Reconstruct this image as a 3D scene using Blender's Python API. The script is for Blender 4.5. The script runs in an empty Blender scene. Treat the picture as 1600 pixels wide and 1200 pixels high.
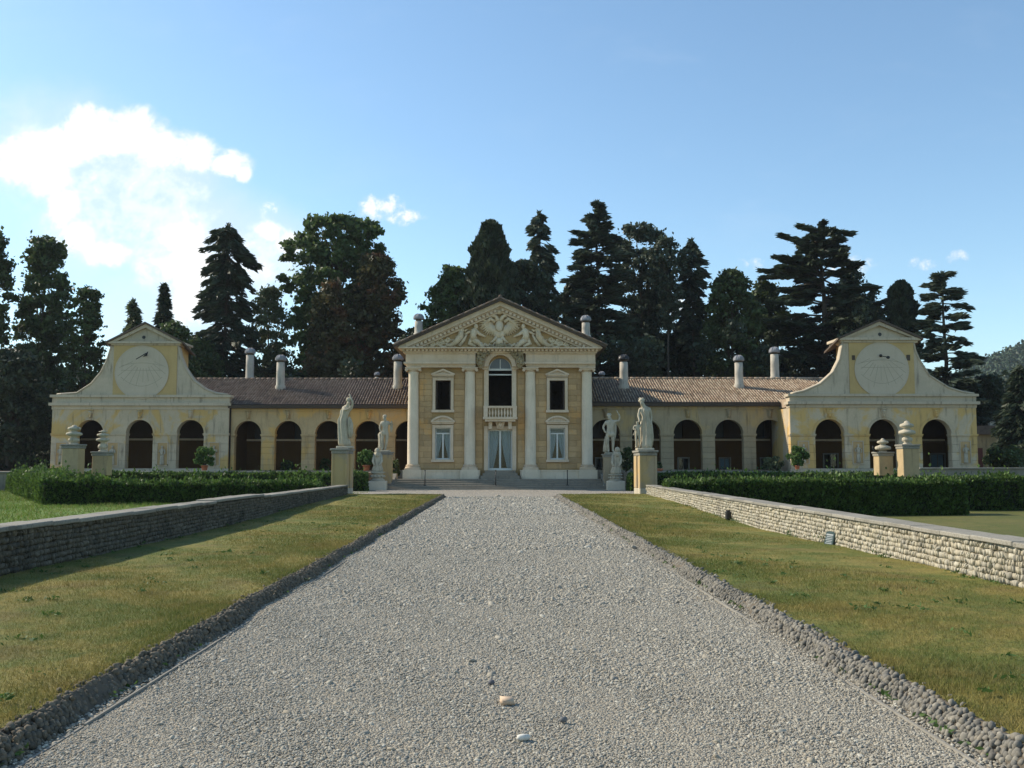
import bpy, math, random
import numpy as np
from mathutils import Vector, Matrix, Euler
random.seed(7); RNG = np.random.default_rng(7)
sc = bpy.context.scene
COL = sc.collection
R = math.radians

# ------------------------------------------------------------------ camera, sky, sun, exposure
F = 1500.0
CAMZ = 1.6
PITCH = math.atan(124 / F); YAW = math.atan(18 / F)
cd = bpy.data.cameras.new('camera'); cam = bpy.data.objects.new('camera', cd); COL.objects.link(cam)
cam.location = (0, 0, CAMZ); cam.rotation_euler = (math.pi / 2 + PITCH, 0, -YAW)
cd.sensor_width = 36; cd.lens = 36 * F / 1600; cd.clip_start = 0.1; cd.clip_end = 5000
sc.camera = cam

SUN_EL = R(35.0); SUN_AZ = R(-68.0)          # azimuth measured from +Y towards +X
SUN_STRENGTH = 5.0; SKY_STRENGTH = 0.155; CLOUD_STRENGTH = 1.0
sdir = Vector((math.sin(SUN_AZ) * math.cos(SUN_EL), math.cos(SUN_AZ) * math.cos(SUN_EL), math.sin(SUN_EL)))
sl = bpy.data.lights.new('sun', 'SUN'); sl.energy = SUN_STRENGTH; sl.angle = R(0.55); sl.color = (1.0, 0.90, 0.74)
so = bpy.data.objects.new('sun', sl); COL.objects.link(so); so.location = (-60, 20, 60)
so.rotation_euler = (-sdir).to_track_quat('-Z', 'Y').to_euler()

world = bpy.data.worlds.new('World'); sc.world = world; world.use_nodes = True
sc.view_settings.view_transform = 'Standard'; sc.view_settings.look = 'None'
sc.view_settings.exposure = 0.3; sc.view_settings.gamma = 1.0
sc.view_settings.use_curve_mapping = False
sc.render.engine = 'CYCLES'
try:
    sc.cycles.use_denoising = True; sc.cycles.max_bounces = 6
    sc.cycles.transparent_max_bounces = 8; sc.cycles.sample_clamp_indirect = 6
except Exception: pass

class NT:
    """small helper to write node trees"""
    def __init__(s, tree): s.t = tree; s.n = tree.nodes; s.l = tree.links
    def add(s, typ, **kw):
        nd = s.n.new(typ)
        for k, v in kw.items():
            if k == 'inp':
                for a, b in v.items(): s.put(nd, a, b)
            else: setattr(nd, k, v)
        return nd
    def put(s, nd, key, val):
        sock = nd.inputs[key]
        if isinstance(val, bpy.types.NodeSocket): s.l.new(val, sock)
        elif isinstance(val, (tuple, list)) and len(val) == 3 and sock.type == 'RGBA': sock.default_value = (*val, 1)
        else: sock.default_value = val
    def math(s, op, a, b=0.0, c=None, clamp=False):
        nd = s.add('ShaderNodeMath', operation=op, use_clamp=clamp); s.put(nd, 0, a); s.put(nd, 1, b)
        if c is not None: s.put(nd, 2, c)
        return nd.outputs[0]
    def smooth(s, v, a, b):
        nd = s.add('ShaderNodeMapRange', interpolation_type='SMOOTHSTEP')
        s.put(nd, 'Value', v); s.put(nd, 'From Min', a); s.put(nd, 'From Max', b)
        return nd.outputs[0]
    def mix(s, fac, a, b, blend='MIX'):
        nd = s.add('ShaderNodeMix', data_type='RGBA', blend_type=blend)
        s.put(nd, 0, fac); s.put(nd, 6, a); s.put(nd, 7, b)
        return nd.outputs[2]
    def noise(s, vec, scale, detail=4.0, rough=0.55, dist=0.0):
        nd = s.add('ShaderNodeTexNoise'); s.put(nd, 'Vector', vec); s.put(nd, 'Scale', scale); s.put(nd, 'Detail', detail)
        s.put(nd, 'Roughness', rough); s.put(nd, 'Distortion', dist)
        return nd.outputs[0]
    def scaled(s, vec, sx, sy, sz):
        nd = s.add('ShaderNodeVectorMath', operation='MULTIPLY'); s.put(nd, 0, vec); s.put(nd, 1, (sx, sy, sz))
        return nd.outputs[0]

w = NT(world.node_tree); w.n.clear()
sky = w.add('ShaderNodeTexSky', sky_type='NISHITA', sun_disc=False)
sky.sun_elevation = SUN_EL; sky.sun_rotation = SUN_AZ
sky.altitude = 0; sky.air_density = 1.0; sky.dust_density = 0.4; sky.ozone_density = 1.0
skyc = w.mix(1.0, sky.outputs[0], (.88, 1.03, 1.05), 'MULTIPLY')
bg1 = w.add('ShaderNodeBackground', inp={'Color': skyc, 'Strength': SKY_STRENGTH})
tc = w.add('ShaderNodeTexCoord'); sep = w.add('ShaderNodeSeparateXYZ', inp={0: tc.outputs['Generated']})
ay = w.math('MAXIMUM', sep.outputs[1], 0.02)
cu = w.math('DIVIDE', sep.outputs[0], ay); cv = w.math('DIVIDE', sep.outputs[2], ay)
comb = w.add('ShaderNodeCombineXYZ', inp={0: cu, 1: cv, 2: 0.0})
def cloud_blob(px, py, rx, ry, amp=1.0):
    a = w.math('DIVIDE', w.math('SUBTRACT', cu, (px - 782) / F), rx / F)
    b = w.math('DIVIDE', w.math('SUBTRACT', cv, (724 - py) / F * 1.012), ry / F)
    d = w.math('ADD', w.math('MULTIPLY', a, a), w.math('MULTIPLY', b, b))
    return w.math('MULTIPLY', w.math('SUBTRACT', 1.0, d), amp)
def cloud_fill(px, py, rx, ry, off): return w.math('SUBTRACT', cloud_blob(px, py, rx, ry), off)
def vmax(lst):
    o = lst[0]
    for q in lst[1:]: o = w.math('MAXIMUM', o, q)
    return o
dense = vmax([cloud_blob(18, 250, 52, 42), cloud_blob(70, 228, 62, 42), cloud_blob(128, 205, 62, 46), cloud_blob(190, 208, 62, 42), cloud_blob(245, 232, 58, 34), cloud_blob(296, 240, 40, 30),
              cloud_blob(350, 254, 34, 22), cloud_blob(372, 268, 14, 16), cloud_blob(62, 280, 46, 34), cloud_blob(86, 325, 32, 44), cloud_blob(112, 372, 34, 36), cloud_blob(160, 398, 44, 22, .85),
              cloud_blob(280, 378, 52, 34, .8), cloud_blob(300, 425, 46, 46, .85), cloud_blob(250, 415, 46, 34, .7), cloud_blob(415, 365, 26, 18, .85), cloud_blob(440, 385, 26, 24, .7), cloud_fill(410, 400, 75, 60, .6),
              cloud_blob(300, 470, 50, 40, .6), cloud_fill(185, 285, 150, 80, .85), cloud_fill(265, 330, 105, 90, .90), cloud_fill(180, 350, 110, 75, .85)])
small = vmax([cloud_blob(590, 325, 44, 24, .95), cloud_blob(625, 338, 34, 14, .85), cloud_blob(414, 325, 18, 12, .8), cloud_blob(1455, 409, 24, 11, .55), cloud_blob(1510, 399, 20, 11, .6),
              cloud_blob(1055, 478, 50, 30, .75), cloud_blob(1338, 417, 40, 22, .6), cloud_fill(1180, 412, 40, 15, .5)])
veil = vmax([cloud_blob(190, 295, 165, 95, 1.0), cloud_blob(300, 385, 130, 105, 1.0), cloud_blob(400, 400, 90, 80, .7), cloud_blob(140, 350, 100, 80, .9), cloud_blob(280, 480, 130, 80, .8), cloud_blob(60, 230, 130, 90, .5)])
nz = w.noise(comb.outputs[0], 26.0, 9.0, 0.62, 0.3)
nzb = w.noise(comb.outputs[0], 75.0, 7.0, 0.62, .2)
nzz = w.math('ADD', w.math('MULTIPLY', w.math('SUBTRACT', nz, 0.5), 2.6), w.math('MULTIPLY', w.math('SUBTRACT', nzb, .5), 1.1))
m1 = w.smooth(w.math('ADD', w.math('MULTIPLY', w.math('MAXIMUM', dense, -1.6), .9), nzz), -0.68, 0.85)
nzs = w.math('ADD', w.math('MULTIPLY', w.math('SUBTRACT', nzb, .5), 3.4), w.math('MULTIPLY', w.math('SUBTRACT', nz, .5), 1.2))
m1b = w.math('MULTIPLY', w.smooth(w.math('ADD', w.math('MULTIPLY', w.math('MAXIMUM', small, -1.6), 1.0), nzs), -0.1, 1.25), .85)
m1 = w.math('MAXIMUM', w.math('MULTIPLY', m1, .97), m1b)
m2 = w.math('MULTIPLY', w.smooth(w.math('ADD', veil, w.math('MULTIPLY', nzz, .28)), -0.60, 0.80), 0.64)
inner_n = w.noise(comb.outputs[0], 17.0, 6.0, .55, .5)
wisp = w.math('MULTIPLY', w.smooth(w.noise(w.scaled(comb.outputs[0], 1, 2.6, 1), 5.0, 6.0, .6, .5), .52, .8), .10)
front = w.smooth(sep.outputs[1], 0.05, 0.3)
mm = w.math('MULTIPLY', w.math('MAXIMUM', w.math('MAXIMUM', m1, m2), wisp), front)
shd = w.smooth(w.math('ADD', w.math('MULTIPLY', inner_n, .6), w.math('MULTIPLY', m1, .4)), .30, .62)
ccol = w.mix(shd, (.66, .76, .86), (.98, .97, .94))
bg2 = w.add('ShaderNodeBackground', inp={'Color': ccol, 'Strength': CLOUD_STRENGTH})
mx = w.add('ShaderNodeMixShader', inp={0: mm, 1: bg1.outputs[0], 2: bg2.outputs[0]})
wo = w.add('ShaderNodeOutputWorld', inp={0: mx.outputs[0]})

# ------------------------------------------------------------------ measuring: a photo pixel at a known distance gives a place
_f = Vector((math.sin(YAW) * math.cos(PITCH), math.cos(YAW) * math.cos(PITCH), math.sin(PITCH)))
_r = Vector((math.cos(YAW), -math.sin(YAW), 0)); _u = _r.cross(_f)
def at(px, py, Y):
    d = _f + _r * ((px - 800) / F) + _u * ((600 - py) / F)
    t = Y / d.y
    return Vector((d.x * t, Y, CAMZ + d.z * t))

# ------------------------------------------------------------------ mesh helpers
class MB:
    def __init__(s): s.v = []; s.f = []; s.tint = []; s.t = 0.5
    def _add(s, vs, fs):
        b = len(s.v); s.v.extend(tuple(p) for p in vs)
        for q in fs: s.f.append([i + b for i in q]); s.tint.append(s.t)
    def box(s, x0, x1, y0, y1, z0, z1):
        if x0 > x1: x0, x1 = x1, x0
        if y0 > y1: y0, y1 = y1, y0
        if z0 > z1: z0, z1 = z1, z0
        s._add([(x0,y0,z0),(x1,y0,z0),(x1,y1,z0),(x0,y1,z0),(x0,y0,z1),(x1,y0,z1),(x1,y1,z1),(x0,y1,z1)],
               [(3,2,1,0),(4,5,6,7),(0,1,5,4),(1,2,6,5),(2,3,7,6),(3,0,4,7)])
    def cbox(s, x0, x1, y0, y1, z0, z1, b=0.02):
        """box with chamfered edges"""
        P = []
        cx, cy, cz = (x0+x1)/2, (y0+y1)/2, (z0+z1)/2; hx, hy, hz = abs(x1-x0)/2, abs(y1-y0)/2, abs(z1-z0)/2
        b = min(b, hx*.6, hy*.6, hz*.6)
        idx = {}
        for sx in (-1,1):
            for sy in (-1,1):
                for sz in (-1,1):
                    for a in range(3):
                        h = [hx-b, hy-b, hz-b]; h[a] += b
                        idx[(sx,sy,sz,a)] = len(P); P.append((cx+sx*h[0], cy+sy*h[1], cz+sz*h[2]))
        Fc = []
        S = (-1,1)
        for sx in S: Fc.append([idx[(sx,a,c,0)] for a,c in ((-1,-1),(1,-1),(1,1),(-1,1))][::sx])
        for sy in S: Fc.append([idx[(a,sy,c,1)] for a,c in ((-1,-1),(1,-1),(1,1),(-1,1))][::-sy])
        for sz in S: Fc.append([idx[(a,c,sz,2)] for a,c in ((-1,-1),(1,-1),(1,1),(-1,1))][::sz])
        for p in S:
            for q in S:
                Fc.append([idx[(p,q,-1,0)],idx[(p,q,1,0)],idx[(p,q,1,1)],idx[(p,q,-1,1)]][::(-1 if p*q>0 else 1)])
                Fc.append([idx[(p,-1,q,0)],idx[(p,1,q,0)],idx[(p,1,q,2)],idx[(p,-1,q,2)]][::(1 if p*q>0 else -1)])
                Fc.append([idx[(-1,p,q,1)],idx[(1,p,q,1)],idx[(1,p,q,2)],idx[(-1,p,q,2)]][::(-1 if p*q>0 else 1)])
        for sx in S:
            for sy in S:
                for sz in S:
                    t = [idx[(sx,sy,sz,0)],idx[(sx,sy,sz,1)],idx[(sx,sy,sz,2)]]
                    Fc.append(t if sx*sy*sz > 0 else t[::-1])
        s._add(P, Fc)
    def poly(s, pts, y0, y1):
        """polygon given in x,z (counter-clockwise seen from -y) pushed from y0 to y1"""
        n = len(pts)
        vs = [(x, y0, z) for x, z in pts] + [(x, y1, z) for x, z in pts]
        fs = [list(range(n)), list(range(2*n-1, n-1, -1))]
        fs += [(i, i+n, (i+1) % n + n, (i+1) % n) for i in range(n)]
        s._add(vs, fs)
    def lathe(s, prof, c=(0,0,0), n=16, fold=0.0, nf=8, ph=0.0, sx=1.0, sy=1.0, cap=True, drift=None):
        vs = []; m = len(prof)
        for i, (r, z) in enumerate(prof):
            dx, dy = drift(z) if drift else (0, 0)
            for k in range(n):
                a = 2*math.pi*k/n
                rr = r*(1 + fold*math.sin(nf*a + ph + i*.25)*(1 if 0 < i < m-1 else .5))
                vs.append((c[0]+dx+rr*math.cos(a)*sx, c[1]+dy+rr*math.sin(a)*sy, c[2]+z))
        fs = [(i*n+k, i*n+(k+1) % n, (i+1)*n+(k+1) % n, (i+1)*n+k) for i in range(m-1) for k in range(n)]
        if cap: fs += [list(range(n-1, -1, -1)), [(m-1)*n+k for k in range(n)]]
        s._add(vs, fs)
    def tube(s, pts, rad, n=6, flat=1.0, up=None):
        pts = [Vector(p) for p in pts]; m = len(pts)
        if not hasattr(rad, '__len__'): rad = [rad]*m
        vs = []
        for i, p in enumerate(pts):
            t = (pts[min(i+1, m-1)] - pts[max(i-1, 0)]).normalized()
            ref = Vector((0,1,0)) if abs(t.y) < .9 else Vector((1,0,0))
            a = t.cross(ref).normalized(); b = t.cross(a).normalized()
            for k in range(n):
                th = 2*math.pi*k/n
                q = a*math.cos(th)*rad[i] + b*math.sin(th)*rad[i]
                vs.append((p.x+q.x, p.y+q.y*flat, p.z+q.z))
        fs = [(i*n+k, (i+1)*n+k, (i+1)*n+(k+1) % n, i*n+(k+1) % n) for i in range(m-1) for k in range(n)]
        fs += [list(range(n)), [(m-1)*n+k for k in range(n-1, -1, -1)]]
        s._add(vs, fs)
    def ball(s, c, r, n=10, m=6):
        if not hasattr(r, '__len__'): r = (r, r, r)
        vs = []
        for i in range(m+1):
            th = math.pi*i/m
            for k in range(n):
                a = 2*math.pi*k/n
                vs.append((c[0]+r[0]*math.sin(th)*math.cos(a), c[1]+r[1]*math.sin(th)*math.sin(a), c[2]-r[2]*math.cos(th)))
        s._add(vs, [(i*n+k, i*n+(k+1) % n, (i+1)*n+(k+1) % n, (i+1)*n+k) for i in range(m) for k in range(n)])
    def arch(s, xc, r, zs, ztop, y0, y1, x0, x1, n=14):
        """wall above an arch: spandrels between x0 and x1 up to ztop, cut by a half circle"""
        if x0 < xc-r-1e-4: s.box(x0, xc-r, y0, y1, zs, ztop)
        if x1 > xc+r+1e-4: s.box(xc+r, x1, y0, y1, zs, ztop)
        vs = []
        for i in range(n+1):
            a = math.pi*(1-i/n); x = xc+r*math.cos(a); z = zs+r*math.sin(a)
            vs += [(x,y0,z),(x,y0,ztop),(x,y1,z),(x,y1,ztop)]
        fs = []
        for i in range(n):
            a, b = 4*i, 4*(i+1)
            fs += [(a,b,b+1,a+1),(b+2,a+2,a+3,b+3),(a+2,b+2,b,a),(a+1,b+1,b+3,a+3)]
        s._add(vs, fs)
    def ring(s, xc, r0, r1, zs, y0, y1, a0=0.0, a1=math.pi, n=16):
        vs = []
        for i in range(n+1):
            a = a0+(a1-a0)*i/n
            for rr in (r0, r1):
                for y in (y0, y1): vs.append((xc+rr*math.cos(a), y, zs+rr*math.sin(a)))
        fs = []
        for i in range(n):
            a, b = 4*i, 4*(i+1)
            fs += [(a,a+2,b+2,b),(a+1,b+1,b+3,a+3),(a+2,a+3,b+3,b+2),(a,b,b+1,a+1)]
        fs += [(0,1,3,2),(4*n,4*n+2,4*n+3,4*n+1)]
        s._add(vs, fs)
    def disc(s, xc, zc, r, y0, y1, n=40):
        s.poly([(xc+r*math.cos(2*math.pi*i/n), zc+r*math.sin(2*math.pi*i/n)) for i in range(n)], y0, y1)
    def build(s, name, mat, parent=None, smooth=False, **props):
        o = wl(parent)
        me = bpy.data.meshes.new(name)
        me.from_pydata([(x-o.x, y-o.y, z-o.z) for x, y, z in s.v], [], s.f)
        a = me.attributes.new('tint', 'FLOAT', 'FACE'); a.data.foreach_set('value', s.tint)
        if smooth: me.polygons.foreach_set('use_smooth', [True]*len(me.polygons))
        me.materials.append(mat); me.update()
        return put(name, me, parent, **props)
def wl(o):
    v = Vector((0,0,0))
    while o is not None: v = v + o.location; o = o.parent
    return v
def put(name, data, parent=None, loc=None, **props):
    ob = bpy.data.objects.new(name, data); COL.objects.link(ob)
    if parent is not None: ob.parent = parent
    if loc is not None: ob.location = loc
    for k, v in props.items(): ob[k] = v
    return ob
def thing(name, label, cat, loc=(0,0,0), group=None, rz=0.0):
    o = put(name, None, None, loc, label=label, category=cat); o.rotation_euler.z = rz; o.empty_display_size = .3
    if group: o['group'] = group
    return o
def np_mesh(name, V, Fa, mat, tint=None, smooth=False):
    """mesh from arrays; every face has the same number of corners"""
    me = bpy.data.meshes.new(name); nv = len(V); nf, k = Fa.shape
    me.vertices.add(nv); me.vertices.foreach_set('co', np.ascontiguousarray(V, dtype=np.float32).ravel())
    me.loops.add(nf*k); me.loops.foreach_set('vertex_index', np.ascontiguousarray(Fa, dtype=np.int32).ravel())
    me.polygons.add(nf); me.polygons.foreach_set('loop_start', np.arange(0, nf*k, k, dtype=np.int32))
    if smooth: me.polygons.foreach_set('use_smooth', np.ones(nf, dtype=bool))
    if tint is not None:
        a = me.attributes.new('tint', 'FLOAT', 'FACE'); a.data.foreach_set('value', np.ascontiguousarray(tint, dtype=np.float32))
    me.update(calc_edges=True); me.materials.append(mat)
    return me

# ------------------------------------------------------------------ materials
def base_mat(name, rough=0.8, spec=0.25):
    m = bpy.data.materials.new(name); m.use_nodes = True; n = NT(m.node_tree)
    b = n.n['Principled BSDF']; b.inputs['Roughness'].default_value = rough; b.inputs['Specular IOR Level'].default_value = spec
    pos = n.add('ShaderNodeNewGeometry').outputs['Position']
    return m, n, b, pos
def bump(n, b, h, strength=0.3, dist=0.02):
    nd = n.add('ShaderNodeBump', inp={'Height': h, 'Strength': strength, 'Distance': dist}); n.l.new(nd.outputs[0], b.inputs['Normal'])
def weathered(name, c1, c2, dirt=(.10,.09,.075), dirt_amt=.5, patch=None, patch_lo=.5, rough=.85, streak=True, scale=1.0, grain=.4, vary=0.0):
    m, n, b, pos = base_mat(name, rough, .15)
    fine = n.noise(pos, 9*scale, 6, .65); big = n.noise(pos, .9*scale, 5, .6, .3)
    col = n.mix(n.smooth(n.math('ADD', n.math('MULTIPLY', big, .65), n.math('MULTIPLY', fine, .35)), .32, .68), c1, c2)
    if patch:
        pm = n.smooth(n.noise(n.scaled(pos, 1, 1, .8), .42*scale, 6, .6, .6), patch_lo, patch_lo+.08)
        col = n.mix(pm, col, patch)
    if streak:
        st = n.noise(n.scaled(pos, 2.6, 2.6, .33), 1.6*scale, 6, .62, .2)
        col = n.mix(n.math('MULTIPLY', n.smooth(st, .52, .78), dirt_amt), col, dirt)
    sp = n.noise(pos, 28*scale, 4, .7)
    col = n.mix(n.math('MULTIPLY', n.smooth(sp, .58, .8), dirt_amt*.7), col, dirt)
    if vary:
        rv = n.add('ShaderNodeObjectInfo').outputs['Random']
        col = n.mix(1.0, col, n.mix(rv, (1-vary,)*3, (1+vary, 1+vary*.9, 1+vary*.8)), 'MULTIPLY')
    n.l.new(col, b.inputs['Base Color'])
    bump(n, b, n.math('ADD', fine, sp), grain, .012)
    return m
M = {}
M['column'] = weathered('pale column stone', (0.726,0.612,0.462), (0.628,0.523,0.381), dirt_amt=.28)
M['trim'] = weathered('pale trim stone', (0.675,0.542,0.402), (0.562,0.432,0.289), dirt_amt=.35)
M['ochre'] = weathered('ochre stucco', (.50,.345,.185), (.42,.275,.13), dirt=(.24,.16,.09), dirt_amt=.5, patch=(.53,.31,.12), patch_lo=.56, vary=.16)
M['ochre_back'] = weathered('ochre stucco backing', (.40,.27,.13), (.35,.23,.10), dirt_amt=.3)
M['relief'] = weathered('tympanum ground', (0.519,0.360,0.184), (0.426,0.277,0.122), dirt_amt=.45)
M['carved'] = weathered('stained carved stone', (0.375,0.302,0.182), (0.240,0.180,0.098), dirt=(0.068,0.047,0.026), dirt_amt=.8, scale=3)
M['relief_hi'] = weathered('carved relief stone', (0.706,0.585,0.421), (0.569,0.434,0.267), dirt=(0.196,0.133,0.073), dirt_amt=.5, scale=2)
M['wing'] = weathered('faded cream stucco', (0.512,0.379,0.211), (0.425,0.310,0.167), dirt=(0.185,0.138,0.081), dirt_amt=.78, vary=.08, patch=(0.567,0.364,0.135), patch_lo=.52)
M['wing_r'] = weathered('grey cream stucco', (0.403,0.315,0.198), (0.327,0.261,0.167), dirt=(0.142,0.113,0.072), dirt_amt=.78, vary=.08, patch=(0.436,0.315,0.153), patch_lo=.56)
M['tower'] = weathered('patchy pavilion stucco', (0.534,0.438,0.306), (0.436,0.360,0.248), dirt=(0.120,0.099,0.072), dirt_amt=.78, vary=.08, patch=(0.534,0.360,0.140), patch_lo=.51)
M['tower_pale'] = weathered('pale pavilion stucco', (0.512,0.428,0.315), (0.420,0.355,0.261), dirt=(0.076,0.065,0.052), dirt_amt=.78, vary=.08)
M['tower_yellow'] = weathered('yellow panel stucco', (0.523,0.370,0.169), (0.462,0.323,0.140), dirt=(0.262,0.173,0.072), dirt_amt=.25)
M['dial'] = weathered('sundial plaster', (0.523,0.445,0.338), (0.480,0.406,0.302), dirt=(0.305,0.236,0.158), dirt_amt=.25)
M['dial_line'] = weathered('faded sundial lines', (0.315,0.270,0.195), (0.375,0.338,0.262), dirt_amt=.2)
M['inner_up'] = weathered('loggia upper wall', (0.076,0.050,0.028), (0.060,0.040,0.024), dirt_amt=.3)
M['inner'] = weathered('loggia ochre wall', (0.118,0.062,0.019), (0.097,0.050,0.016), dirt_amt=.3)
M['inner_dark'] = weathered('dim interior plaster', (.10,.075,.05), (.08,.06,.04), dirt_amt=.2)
M['stone'] = weathered('weathered statue stone', (0.508,0.441,0.328), (0.370,0.322,0.235), dirt=(0.069,0.060,0.046), dirt_amt=.75, scale=1.8)
M['pedestal'] = weathered('pedestal stucco', (0.392,0.305,0.194), (0.316,0.246,0.158), dirt=(0.098,0.079,0.054), dirt_amt=.6, patch=(0.436,0.310,0.149), patch_lo=.5)
M['pier'] = weathered('gate pier stucco', (0.458,0.340,0.189), (0.360,0.266,0.149), dirt=(0.098,0.079,0.054), dirt_amt=.65)
M['step'] = weathered('worn grey step stone', (0.295,0.253,0.194), (0.221,0.190,0.149), dirt=(0.059,0.049,0.039), dirt_amt=.5)
M['path_edge'] = weathered('pale edging stone', (0.287,0.266,0.226), (0.229,0.211,0.178), dirt=(0.096,0.087,0.071), dirt_amt=.5, scale=2)
M['chimney'] = weathered('chimney plaster', (0.476,0.433,0.357), (0.374,0.340,0.281), dirt=(0.051,0.047,0.043), dirt_amt=.75, scale=1.4)
M['bark'] = weathered('bark', (.10,.08,.06), (.06,.05,.04), dirt=(.02,.02,.02), dirt_amt=.4)
M['terracotta'] = weathered('terracotta', (.42,.15,.075), (.36,.13,.07), dirt_amt=.3, scale=3)
def plain(name, c, rough=.5, metal=0.0, spec=.4):
    m, n, b, pos = base_mat(name, rough, spec); b.inputs['Metallic'].default_value = metal
    v = n.noise(pos, 14, 4, .6)
    n.l.new(n.mix(v, tuple(q*.8 for q in c), tuple(min(1, q*1.2) for q in c)), b.inputs['Base Color']); return m
M['iron'] = plain('dark iron', (.03,.03,.03), .5, .6)
M['black'] = plain('black plastic', (.02,.02,.02), .45)
M['white_paint'] = plain('white window paint', (.62,.62,.58), .5)
M['curtain'] = plain('pale curtain cloth', (.44,.52,.60), .9)  # blue of the sky's light and reflection is put into the cloth colour
M['lead'] = weathered('lead chimney cap', (.30,.30,.31), (.20,.20,.21), dirt_amt=.5, scale=2)
M['sign'] = plain('blue green sign board', (.05,.075,.075), .95, 0.0, .05)
M['sign_text'] = plain('pale sign lettering', (0.252,0.270,0.270), .6)
M['dark_glass'] = plain('dusty dark glass', (.10,.11,.12), .25)
M['brown_wood'] = plain('dark wood', (.06,.04,.025), .6)
M['red_door'] = plain('faded red wood', (.16,.05,.035), .7)
m, n, b, pos = base_mat('window glass', .05, .5); M['glass'] = m
tr = n.add('ShaderNodeBsdfTransparent', inp={'Color': (.80,.84,.84)}); gl = n.add('ShaderNodeBsdfGlossy', inp={'Roughness': .03})
fr = n.add('ShaderNodeFresnel', inp={'IOR': 1.5})
mxs = n.add('ShaderNodeMixShader', inp={0: n.math('MULTIPLY', fr.outputs[0], .6), 1: tr.outputs[0], 2: gl.outputs[0]})
n.l.new(mxs.outputs[0], n.n['Material Output'].inputs[0])

def tint_of(n):
    at_ = n.add('ShaderNodeAttribute', attribute_name='tint').outputs['Fac']
    rnd = n.add('ShaderNodeObjectInfo').outputs['Random']
    return n.math('FRACT', n.math('ADD', at_, rnd))
def pieces(name, stops, dirt=(.05,.05,.045), dirt_amt=.5, rough=.85, nscale=1.0, bmp=.4):
    """material whose colour changes from one piece to the next"""
    m, n, b, pos = base_mat(name, rough, .2)
    t = tint_of(n); r = n.add('ShaderNodeValToRGB'); cr = r.color_ramp
    while len(cr.elements) < len(stops): cr.elements.new(.5)
    for e, (p, c) in zip(cr.elements, stops): e.position = p; e.color = (*c, 1)
    n.l.new(t, r.inputs[0])
    v = n.noise(pos, 26*nscale, 6, .65); big = n.noise(pos, 1.1*nscale, 5, .6)
    col = n.mix(n.math('MULTIPLY', n.smooth(v, .42, .72), dirt_amt), r.outputs[0], dirt)
    col = n.mix(n.math('MULTIPLY', n.smooth(big, .5, .75), dirt_amt), col, dirt)
    n.l.new(col, b.inputs['Base Color']); bump(n, b, v, bmp, .01); return m
M['coping'] = pieces('lichened coping stone', [(0,(.30,.275,.225)),(.3,(.24,.22,.18)),(.55,(.34,.31,.255)),(.8,(.20,.185,.155)),(1,(.29,.265,.215))], (.065,.06,.05), .6, nscale=1.3)
M['tile'] = pieces('old roof tiles', [(0,(0.290,0.200,0.128)),(.35,(0.396,0.293,0.200)),(.7,(0.484,0.387,0.280)),(1,(0.211,0.145,0.096))], (0.044,0.032,0.024), .5)
M['tile_l'] = pieces('old brown roof tiles', [(0,(.15,.105,.078)),(.4,(.205,.15,.112)),(.75,(.27,.21,.165)),(1,(.11,.082,.063))], (.035,.03,.026), .6)
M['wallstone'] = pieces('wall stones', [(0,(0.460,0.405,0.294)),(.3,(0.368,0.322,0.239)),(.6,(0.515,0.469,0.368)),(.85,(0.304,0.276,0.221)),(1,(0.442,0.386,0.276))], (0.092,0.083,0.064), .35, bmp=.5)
M['wallstone_shaded'] = pieces('shade darkened wall stones', [(0,(.15,.125,.09)),(.3,(.105,.09,.066)),(.6,(.20,.17,.125)),(.85,(.075,.066,.052)),(1,(.14,.12,.085))], (.025,.023,.019), .55, bmp=.5)  # darker copy of the wall stones, the left wall's shade put into the colour
M['cobble_shaded'] = pieces('shade darkened kerb cobbles', [(0,(0.168,0.140,0.101)),(.3,(0.112,0.100,0.076)),(.6,(0.213,0.175,0.126)),(.85,(0.090,0.078,0.059)),(1,(0.168,0.135,0.092))], (0.034,0.030,0.021), .45)  # darker cobble copy: shade on the left kerb is painted into these tones
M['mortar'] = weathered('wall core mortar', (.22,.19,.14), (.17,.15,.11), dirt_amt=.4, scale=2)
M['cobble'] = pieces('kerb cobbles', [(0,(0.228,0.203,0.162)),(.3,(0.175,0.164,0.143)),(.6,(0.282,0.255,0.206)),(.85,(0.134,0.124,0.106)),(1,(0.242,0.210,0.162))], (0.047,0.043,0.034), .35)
M['bed'] = weathered('earth bed of the kerb', (.13,.105,.075), (.09,.075,.055), dirt_amt=.4, scale=3)
def foliage(name, dark, light, third=None, trans=.25, rough=.55, nscale=.35):
    m, n, b, pos = base_mat(name, rough, .25)
    t = n.add('ShaderNodeAttribute', attribute_name='tint').outputs['Fac']
    big = n.noise(pos, nscale, 3, .5)
    f = n.smooth(n.math('ADD', n.math('MULTIPLY', t, .5), n.math('MULTIPLY', big, .6)), .25, .85)
    col = n.mix(f, dark, light)
    if third: col = n.mix(n.smooth(n.noise(pos, nscale*1.2, 4, .6), .52, .64), col, third)
    n.l.new(col, b.inputs['Base Color'])
    tl = n.add('ShaderNodeBsdfTranslucent', inp={'Color': col})
    mx = n.add('ShaderNodeMixShader', inp={0: trans, 1: b.outputs[0], 2: tl.outputs[0]})
    n.l.new(mx.outputs[0], n.n['Material Output'].inputs[0]); return m
M['leaf_dark'] = foliage('dark broad leaves', (0.044,0.063,0.024), (0.083,0.116,0.038))
M['leaf_mid'] = foliage('green leaves', (.055,.088,.028), (.105,.150,.050), trans=.4)
M['leaf_pale'] = foliage('pale green leaves', (.08,.105,.05), (.14,.165,.08), trans=.35)
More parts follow.
